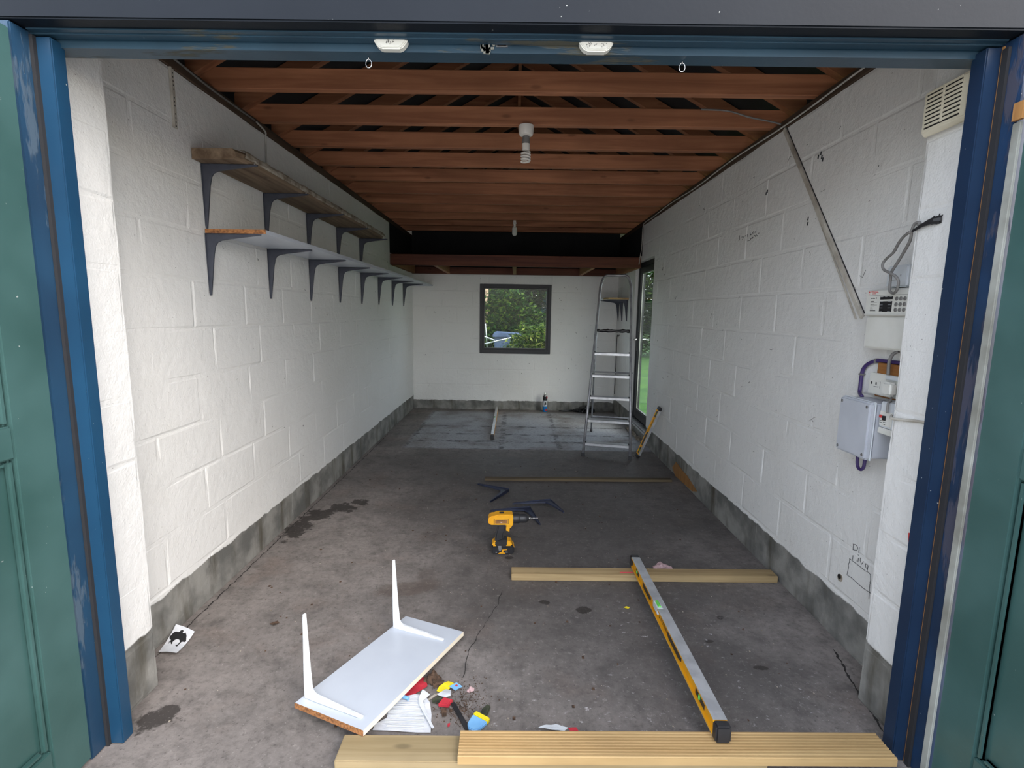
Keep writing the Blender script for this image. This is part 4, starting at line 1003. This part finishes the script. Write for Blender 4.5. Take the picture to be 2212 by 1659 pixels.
dbl(MB().prism([(-.028, .186), (.022, .182), (.020, .150), (.008, .120), (.003, .070), (.006, .058), (-.052, .058), (-.046, .078), (-.042, .120), (-.032, .160)], -.021, .021), 'handle', 'black', bevel=.012, seg=3, smooth=40)
dbl(MB().prism([(-.062, .068), (-.055, .078), (.032, .084), (.052, .082), (.060, .070), (.058, .050), (-.062, .050)], -.034, .034), 'foot_collar', 'yellow', bevel=.006, seg=2, smooth=40)
dbl(MB().prism([(-.044, .080), (-.050, .062), (-.030, .046), (.018, .046), (.032, .062), (.030, .088), (.0, .092)], -.0355, .0355), 'foot_grip', 'black', bevel=.004)
dbl(MB().prism([(-.060, .004), (-.052, 0), (.064, 0), (.072, .008), (.073, .044), (.062, .060), (.056, .0495), (-.060, .0495)], -.038, .038), 'battery', 'ink', bevel=.006, seg=2, smooth=40)
dbl(MB().prism([(.0612, .061), (.0728, .047), (.0735, .038), (.066, .05)], -.03, .03), 'battery_latch', 'yellow', bevel=.002)
dbl(MB().prism([(-.028, .056), (-.006, .056), (-.004, .034), (-.014, .022), (-.022, .028)], -.0405, -.0375), 'belt_hook', 'galv', bevel=.001)
dbl(MB().prism([(-.026, .006), (.020, .006), (.014, .012), (.004, .015), (.010, .028), (.030, .030), (.030, .034), (.0, .033), (-.004, .018), (-.018, .012)], -.0392, -.0378), 'battery_flash', 'yellow')
text_part('XR', .008, 'paper', DR, T(-.036, -.0386, .0145) @ Rx(PI / 2)); text_part('4.0Ah', .008, 'paper', DR, T(.024, -.0386, .0155) @ Rx(PI / 2))

# ------------------------------------------------------------------ aerosol, bin liner, corner wire
AC = thing('aerosol_can', 'blue and black expanding foam aerosol can standing by the back wall', 'aerosol can', (.452, 7.44, 0))
MB().lathe([(.031, 0), (.033, .004), (.033, .085)], 20, T(.452, 7.44, 0)).build('lower_label', 'canbody', AC, smooth=40)
MB().lathe([(.0331, .0855), (.0331, .17)], 20, T(.452, 7.44, 0)).build('middle_label', 'palegrey', AC, smooth=40)
MB().lathe([(.0332, .1705), (.0332, .235)], 20, T(.452, 7.44, 0)).build('upper_label', 'ink', AC, smooth=40)
MB().lathe([(.0325, .2355), (.033, .24), (.024, .256), (.014, .262), (.013, .274), (.008, .282), (.006, .292)], 20, T(.452, 7.44, 0)).build('dome', 'steel', AC, smooth=40)
m = MB().prism([(.455, .015), (.484, .02), (.484, .045), (.46, .05)], 7.4055, 7.413); m.prism([(.470, .205), (.486, .205), (.486, .230), (.470, .232)], 7.409, 7.42); m.build('red_panel', 'red', AC)
m = MB().prism([(.44, .10), (.47, .115), (.465, .15), (.445, .145)], 7.405, 7.411); m.build('dark_panel', 'ink', AC)
def crumple(pts, rad, seed, amp=.35, n=14, k=22):
    m = MB(); rr = random.Random(seed); P = []
    for i in range(n + 1):
        t = i / n; idx = t * (len(pts) - 1); a = int(min(idx, len(pts) - 2)); P.append(lerp(pts[a], pts[a + 1], idx - a))
    for i, p in enumerate(P):
        t = i / n; idx = t * (len(rad) - 1); a = int(min(idx, len(rad) - 2)); r = rad[a] + (rad[a + 1] - rad[a]) * (idx - a)
        for j in range(k):
            w = 2 * PI * j / k; q = r * (1 + amp * noise.noise((i * .9, j * .8, seed)) + rr.uniform(-.08, .08))
            m.v.append(Vector((p.x, p.y + q * 1.3 * math.cos(w), max(.0015, p.z + q * .8 * math.sin(w) + r * .3))))
    for i in range(n):
        for j in range(k): m.f.append([i * k + j, i * k + (j + 1) % k, (i + 1) * k + (j + 1) % k, (i + 1) * k + j])
    m.f += [list(range(k))[::-1], list(range(n * k, n * k + k))]
    return m
tag(crumple([(.66, 7.46, .01), (.86, 7.46, .014), (.98, 7.43, .03), (1.10, 7.40, .045), (1.18, 7.38, .03)], [.010, .016, .05, .075, .03], 3, .5, 26).build('bin_liner', 'blackshine'), 'crumpled black plastic bin liner on the floor against the back wall', 'plastic bag')
cable('corner_wire', 'thin black wire hanging down the back right corner behind the ladder', [(XR - .012, 7.28, 1.165), (XR - .016, 7.33, 1.14), (XR - .014, 7.38, 1.16), (XR - .014, 7.41, 1.14), (XR - .014, 7.42, 1.05), (XR - .012, 7.43, .7), (XR - .012, 7.44, .28)], .005, 'black')

# ------------------------------------------------------------------ litter near the threshold
def sheet(name, label, cat, poly, z, th, mat, curl=0, group=None, amp=.004, seed=1):
    m = MB(); bmm = bmesh.new()
    vs_ = [bmm.verts.new((x, y, 0)) for x, y in poly]; f = bmm.faces.new(vs_)
    bmesh.ops.triangulate(bmm, faces=[f]); bmesh.ops.subdivide_edges(bmm, edges=bmm.edges[:], cuts=3, use_grid_fill=True)
    bmesh.ops.triangulate(bmm, faces=bmm.faces[:])
    bmm.verts.index_update()
    cx_ = sum(p[0] for p in poly) / len(poly); cy_ = sum(p[1] for p in poly) / len(poly)
    top = [];
    for v in bmm.verts:
        h = z + amp * (1 + noise.noise((v.co.x * 30 + seed, v.co.y * 30, seed))) + curl * ((v.co.x - cx_) ** 2 + (v.co.y - cy_) ** 2)
        top.append(Vector((v.co.x, v.co.y, h)))
    n = len(top); m.v = [p + Vector((0, 0, th)) for p in top] + top
    for f in bmm.faces:
        ix = [v.index for v in f.verts]; m.f.append(ix); m.f.append([i + n for i in ix[::-1]])
    for e in bmm.edges:
        if len(e.link_faces) == 1: a, b = e.verts[0].index, e.verts[1].index; m.f.append([a, b, b + n, a + n])
    bmm.free()
    o = m.build(name, mat)
    return tag(o, label, cat, group)
px = thing('photo_print', 'curled white print with a black blot lying against the left wall plinth', 'paper', (-1.46, 2.03, 0))
def pgrid(u0, u1, v0, v1, n, up, mat, name, mask=None):
    m = MB(); C0, C1, C2, C3 = (Vector(c) for c in ((-1.498, 1.962, .010), (-1.412, 1.950, .016), (-1.428, 2.098, .014), (-1.518, 2.108, .042)))
    idx = {}
    for j in range(n + 1):
        for i in range(n + 1):
            u = u0 + (u1 - u0) * i / n; v = v0 + (v1 - v0) * j / n
            p = C0 * (1 - u) * (1 - v) + C1 * u * (1 - v) + C2 * u * v + C3 * (1 - u) * v
            p.z += up - .018 * 4 * v * (1 - v) * .5 + .004 * math.sin(u * 3); m.v.append(p)
    for j in range(n):
        for i in range(n):
            if mask and not mask(u0 + (u1 - u0) * (i + .5) / n, v0 + (v1 - v0) * (j + .5) / n): continue
            a = j * (n + 1) + i; m.f.append([a, a + 1, a + n + 2, a + n + 1])
    return m.build(name, mat, px, smooth='all')
pgrid(0, 1, 0, 1, 10, 0, 'paper', 'sheet')
def blot(u, v):
    a = math.hypot((u - .45) / .42, (v - .58) / .26) + .5 * noise.noise((u * 5, v * 5, 2)); b = math.hypot((u - .52) / .17, (v - .43) / .13)
    return a < .92 and b > 1
pgrid(.0, 1, .15, .95, 60, .0012, 'ink', 'black_blot', blot)
sheet('red_card', 'crumpled red card sticking out from under the white shelf piece', 'card', [(-.435, 1.735), (-.375, 1.752), (-.325, 1.80), (-.335, 1.845), (-.365, 1.850), (-.41, 1.80), (-.45, 1.745)], .001, .0015, 'red', amp=.003, seed=2)
PT = sheet('paper_towel', 'dirty white paper towel sheet between the shelf piece and the timber', 'paper towel', [(-.48, 1.586), (-.275, 1.580), (-.285, 1.66), (-.30, 1.715), (-.325, 1.755), (-.365, 1.76), (-.42, 1.735), (-.445, 1.70), (-.445, 1.64), (-.478, 1.615)], .001, .001, 'paper', amp=.003, seed=5)
m = MB()
for k in range(22):
    y = 1.592 + k * .0062
    m.tube([(-.445 + .012 * math.sin(k), y, .0082), (-.36, y + .003 * math.sin(k * 2), .0085), (-.30 - .02 * (k / 22), y, .0082)], .0011, 4)
m.build('quilted_line', 'palegrey', PT)
sheet('paper_strip', 'folded white paper strip standing on the edge of the paper towel', 'paper', [(-.338, 1.772), (-.305, 1.745), (-.327, 1.712), (-.300, 1.652), (-.263, 1.588), (-.272, 1.586), (-.335, 1.690), (-.345, 1.72)], .012, .001, 'paper', amp=.003, seed=9)
MK = thing('marker_pen', 'small blue-capped white marker lying on the paper towel', 'pen', (-.40, 1.725, .01))
dv2 = Vector((.046, -.022, 0)).normalized()
MB().tube([Vector((-.43, 1.741, .019)), Vector((-.43, 1.741, .019)) + dv2 * .024], .0085, 12).build('cap', 'mblue', MK, smooth=40)
MB().tube([Vector((-.43, 1.741, .019)) + dv2 * .0243, Vector((-.43, 1.741, .019)) + dv2 * .055], .0065, 12).build('barrel', 'lblue', MK, smooth=40)
tag(crumple([(-.345, 1.835, .002), (-.31, 1.84, .004), (-.275, 1.835, .002)], [.006, .024, .008], 5, .7, 12).build('dirt_clod', 'dirt', smooth=True), 'clod of brown dirt next to the red card', 'dirt')
sheet('brown_leaf', 'dry brown leaf scrap between the dirt clod and the yellow sachet', 'leaf', [(-.30, 1.79), (-.27, 1.80), (-.262, 1.83), (-.285, 1.835), (-.305, 1.815)], .001, .001, 'dirt', amp=.006, seed=4)
S1 = sheet('sachet', 'torn yellow and blue printed sachet on the floor', 'wrapper', [(-.278, 1.800), (-.246, 1.830), (-.218, 1.815), (-.245, 1.775), (-.262, 1.765), (-.285, 1.778)], .001, .001, 'lyellow', amp=.005, seed=6)
m = MB(); m.add([(-.238, 1.792, .013), (-.212, 1.815, .012), (-.186, 1.795, .011), (-.212, 1.772, .012), (-.238, 1.792, .014), (-.212, 1.815, .013), (-.186, 1.795, .012), (-.212, 1.772, .013)], [(0, 1, 2, 3), (4, 7, 6, 5), (0, 4, 5, 1), (1, 5, 6, 2), (2, 6, 7, 3), (3, 7, 4, 0)]); m.build('blue_panel', 'mblue', S1).active_material = MT['lblue']
MB().lathe([(.0, 0), (.005, 0), (.005, .0006), (0, .0006)], 10, T(-.210, 1.797, .0134)).build('red_emblem', 'redink', S1)
sheet('plastic_scrap', 'crumpled clear white plastic scrap in front of the sachet', 'wrapper', [(-.278, 1.748), (-.250, 1.782), (-.228, 1.775), (-.226, 1.742), (-.245, 1.735), (-.262, 1.742)], .006, .001, 'palegrey', amp=.006, seed=8)
o = MB().prism([(-.268, 1.70), (-.228, 1.695), (-.215, 1.725), (-.252, 1.735)], .001, .016, 'z').build('red_plastic_block', 'red', bevel=.003); tag(o, 'small red plastic block among the litter', 'plastic piece')
sheet('dark_red_scrap', 'dark red scrap lying below the red plastic block', 'card', [(-.255, 1.690), (-.235, 1.692), (-.230, 1.655), (-.245, 1.65)], .001, .001, 'dirt', amp=.003, seed=12)
o = MB().prism([(-.222, 1.716), (-.208, 1.722), (-.138, 1.600), (-.154, 1.592)], .001, .007, 'z').build('black_plastic_strip', 'black', bevel=.001); tag(o, 'long black plastic strip pointing at the deck board', 'plastic piece')
GS = thing('glue_spreader', 'light blue plastic spreader with a yellow band and black stem beside the deck board', 'tool', (-.11, 1.64, 0))
q = Rz(-.55); P0_ = Vector((-.112, 1.628, 0))
def lp(pts, z0, z1, mat, name): MB().prism(pts, z0, z1, 'z', T(*P0_) @ q).build(name, mat, GS, bevel=.003)
lp([(-.032, .012), (-.026, -.03), (-.012, -.046), (.012, -.046), (.026, -.03), (.032, .012)], .002, .016, 'lblue', 'blade')
lp([(-.033, .0125), (.033, .0125), (.030, .030), (-.030, .030)], .001, .018, 'lyellow', 'band')
lp([(-.016, .0305), (.012, .0305), (.006, .055), (-.004, .085), (-.020, .088), (-.024, .06)], .002, .010, 'olive', 'stem')
sheet('dark_leaf', 'dark green crumpled leaf left of the red plastic block', 'leaf', [(-.295, 1.728), (-.270, 1.748), (-.255, 1.735), (-.268, 1.712), (-.290, 1.712)], .001, .001, 'olive', amp=.006, seed=14)
sheet('pale_leaf', 'dry olive leaf beside the folded paper strip', 'leaf', [(-.318, 1.712), (-.300, 1.735), (-.262, 1.772), (-.285, 1.765), (-.315, 1.73)], .001, .001, 'cement', amp=.003, seed=15)
tag(crumple([(-.168, 1.782, .002), (-.155, 1.786, .003), (-.140, 1.79, .002)], [.004, .011, .005], 8, .6, 8, 10).build('shell_piece', 'pink', smooth=True), 'pale shell fragment to the right of the sachet', 'shell')
sheet('wrapper_scrap', 'pale blue wrapper scrap behind the middle of the deck board', 'wrapper', [(.10, 1.585), (.13, 1.600), (.165, 1.605), (.205, 1.59), (.19, 1.575)], .02, .001, 'palegrey', amp=.006, seed=16)
sheet('red_scrap', 'small red paper scrap beside the pale blue wrapper', 'card', [(.205, 1.59), (.235, 1.595), (.24, 1.58), (.215, 1.572)], .02, .001, 'red', amp=.003, seed=17)
sheet('red_fleck', 'tiny red paper fleck between the paper towel and the black strip', 'card', [(-.222, 1.622), (-.213, 1.626), (-.212, 1.612), (-.219, 1.608)], .001, .001, 'red', amp=.001, seed=19)
tag(crumple([(.82, 2.775, .002), (.87, 2.785, .004), (.93, 2.775, .002)], [.008, .022, .008], 18, .6, 10).build('pink_scrap', 'pink', smooth=True), 'crumpled pink paper scrap behind the pale batten', 'paper')
sheet('yellow_leaf', 'tiny yellow leaf on the floor between the level and the white shelf piece', 'leaf', [(.565, 2.368), (.580, 2.378), (.595, 2.370), (.585, 2.358)], .001, .001, 'lyellow', amp=.002, seed=20)
sheet('brown_leaf', 'small rust-brown leaf on the floor near the bare left plinth', 'leaf', [(-1.13, 2.18), (-1.10, 2.20), (-1.085, 2.185), (-1.105, 2.165)], .001, .001, 'dirt', amp=.006, seed=21)
m = MB(); rr = random.Random(31)                           # crumbs, wires and dust nobody could count
for i in range(420):
    x, y = rr.gauss(-.19, .055), rr.gauss(1.75, .05); s = rr.uniform(.0005, .0017)
    if y < 1.58: continue
    m.box(x - s, x + s, y - s * rr.uniform(.5, 1.6), y + s, .0002, s * 1.4, None)
for i in range(40):
    x, y = rr.gauss(-.175, .03), rr.gauss(1.70, .03)
    m.tube([(x, y, .002), (x + rr.uniform(-.01, .03), y - rr.uniform(0, .03), .006), (x + rr.uniform(0, .04), y - rr.uniform(.01, .05), .002)], .0006, 4)
tag(m.build('litter_crumbs', 'dirt'), 'fine dirt crumbs and bristles scattered around the sachet', 'debris', kind='stuff')
m = MB()
for i in range(260):
    x, y = rr.uniform(-1.3, 1.3), rr.uniform(1.6, 5.2); s = rr.uniform(.001, .0028)
    m.box(x - s, x + s, y - s, y + s * rr.uniform(.6, 2), .0002, s * .8)
tag(m.build('floor_grit', 'cement', FLOOR), kind='stuff')
m = MB()
for i in range(200):
    x, y = rr.uniform(-1.3, 1.3), rr.uniform(1.6, 6.2); s = rr.uniform(.0015, .006)
    m.box(x - s, x + s, y - s, y + s * rr.uniform(.6, 2), .0001, s * .4)
tag(m.build('floor_dirt', 'dirt', FLOOR), kind='stuff')

# ------------------------------------------------------------------ outside
m = MB().quad((-40, -40, -.06), (40, -40, -.06), (40, 60, -.06), (-40, 60, -.06)); tag(m.build('ground', 'drive', base=(0, 0, -.06)), kind='structure')
m = MB(); m.box(1.75, 30, 1.8, 50, -.058, -.02); m.box(-30, 1.75, 7.85, 50, -.058, -.02); tag(m.build('lawn', 'lawn'), kind='structure')
def foliage(name, label, cat, blobs, size, mat, trunk=None, group=None, seed=0):
    rr = random.Random(seed); m = MB()
    for (cx_, cy_, cz_), (rx, ry, rz_), n in blobs:
        for i in range(n):
            u = Vector((rr.gauss(0, 1), rr.gauss(0, 1), rr.gauss(0, 1))).normalized() * (rr.random() ** .45)
            k = 1 + .5 * noise.noise((u.x * 2.2 + cx_, u.y * 2.2 + cy_, u.z * 2.2 + cz_))
            c = Vector((cx_ + u.x * rx * k, cy_ + u.y * ry * k, cz_ + u.z * rz_ * k))
            if c.z < .02: continue
            d = Vector((rr.gauss(0, 1), rr.gauss(0, 1), rr.gauss(0, .6))).normalized(); e = d.cross(Vector((rr.gauss(0, .5), rr.gauss(0, .5), 1))).normalized()
            s = size * rr.uniform(.6, 1.4); nn = d.cross(e)
            m.add([c - d * s, c - e * s * .45 + nn * s * .12, c + d * s, c + e * s * .45 + nn * s * .12], [(0, 1, 2, 3)])
    t_ = thing(name, label, cat, (blobs[0][0][0], blobs[0][0][1], -.02), group=group)
    me = bpy.data.meshes.new('foliage'); me.from_pydata([tuple(p - t_.location) for p in m.v], [], m.f); me.materials.append(MT[mat])
    o = bpy.data.objects.new('foliage', me); COL.objects.link(o); o.parent = t_; o['kind'] = 'stuff'
    if trunk:
        for pts, r in trunk: MB().tube(pts, r, 9).build('trunk', 'bark', t_, smooth='all')
    return t_
foliage('garden_tree', 'large dark green leafy tree filling the top of the window view', 'tree', [((-.2, 15.2, 2.6), (2.6, 1.3, 2.0), 26000), ((-2.0, 15.5, 2.2), (1.6, 1.3, 1.8), 6000), ((1.5, 15.3, 2.2), (1.3, 1.2, 1.8), 9000)], .085, 'leaf_dark',
        [([(-.80, 13.2, -.02), (-.78, 13.2, 1.2), (-.76, 13.3, 2.2), (-.5, 14.2, 3.2)], [.06, .05, .045, .04])], 'trees in the back garden', 1)
foliage('garden_tree', 'mid green tree with bright leaves standing in the middle of the window view', 'tree', [((-.25, 11.9, 1.45), (.7, .35, .62), 3600), ((.3, 12.0, 1.1), (.6, .35, .55), 2200), ((-.35, 11.8, .9), (.5, .35, .5), 1600)], .055, 'leaf_mid',
        [([(.2, 12.0, -.02), (.15, 12.0, 1.0), (0, 11.9, 1.6)], [.05, .04, .03])], 'trees in the back garden', 2)
foliage('conifer', 'blue-green conifer at the right edge of the window view', 'tree', [((1.25, 12.9, 1.5), (.5, .4, 1.0), 5000)], .05, 'leaf_blue', [([(1.25, 12.9, -.02), (1.25, 12.9, 1.6)], [.06, .04])], 'trees in the back garden', 3)
foliage('garden_bush', 'bright yellow-green bush low in the right of the window view', 'bush', [((.42, 9.6, .75), (.55, .4, .55), 3800), ((.15, 9.9, .55), (.45, .35, .5), 2200), ((.75, 9.5, .5), (.5, .4, .5), 1600)], .045, 'leaf_lime',
        [([(.4, 9.6, -.02), (.42, 9.6, .6)], [.03, .02])], 'bushes in the back garden', 4)
foliage('garden_bush', 'low mid green bush behind the wheelie bin outside the window', 'bush', [((-.75, 11.15, .6), (.5, .2, .5), 2000)], .055, 'leaf_mid', None, 'bushes in the back garden', 5)
foliage('garden_hedge', 'tall leafy green hedge seen through the side door glass', 'hedge', [((4.6, 18.2, 1.8), (2.2, 1.0, 2.2), 12000), ((7.5, 16.0, 1.8), (2.2, 1.0, 2.2), 6000)], .09, 'leaf_mid', None, None, 6)
WBn = thing('wheelie_bin', 'grey wheelie bin standing outside behind the yellow-green bush', 'bin', (-.20, 10.6, -.02))
MB().prism([(-.44, .95), (-.40, .02), (.04, .02), (.10, .95)], 10.35, 10.85).build('body', 'binplastic', WBn, bevel=.02)
MB().prism([(-.48, .955), (.13, .955), (.10, 1.03), (-.42, 1.06), (-.46, 1.03)], 10.30, 10.90).build('lid', 'binplastic', WBn, bevel=.015)
MB().tube([(-.46, 10.93, .98), (-.46, 10.97, 1.0), (.11, 10.97, 1.0), (.11, 10.93, .98)], .015, 8).build('handle', 'black', WBn)
for x in (-.42, .06): MB().lathe([(.09, -.02), (.09, .02)], 16, T(x, 10.86, .075) @ Ry(PI / 2)).build('wheel', 'black', WBn)
CF = thing('metal_frame', 'tangle of pale blue metal tubes from a folded garden chair outside the window', 'garden furniture', (-.85, 10.4, -.02))
for pts in ([(-1.1, 10.3, 1.25), (-.78, 10.3, 1.02), (-.42, 10.2, .90)], [(-1.1, 10.3, 1.02), (-.62, 10.35, 1.22), (-.55, 10.4, .3)], [(-1.15, 10.2, .78), (-.6, 10.2, .83), (-.05, 10.2, .97)], [(-.95, 10.35, 1.35), (-.72, 10.35, 1.12)], [(-1.05, 10.25, -.0), (-.95, 10.3, .95), (-.75, 10.35, 1.1)], [(-.72, 10.3, -.0), (-.78, 10.3, 1.0)], [(-1.1, 10.3, .88), (-.7, 10.25, .93)]):
    MB().tube(pts, .014, 7).build('tube', 'alu', CF, smooth='all')
MB().box(-1.12, -.66, 10.28, 10.31, .82, .98).build('seat_sling', 'binplastic', CF)
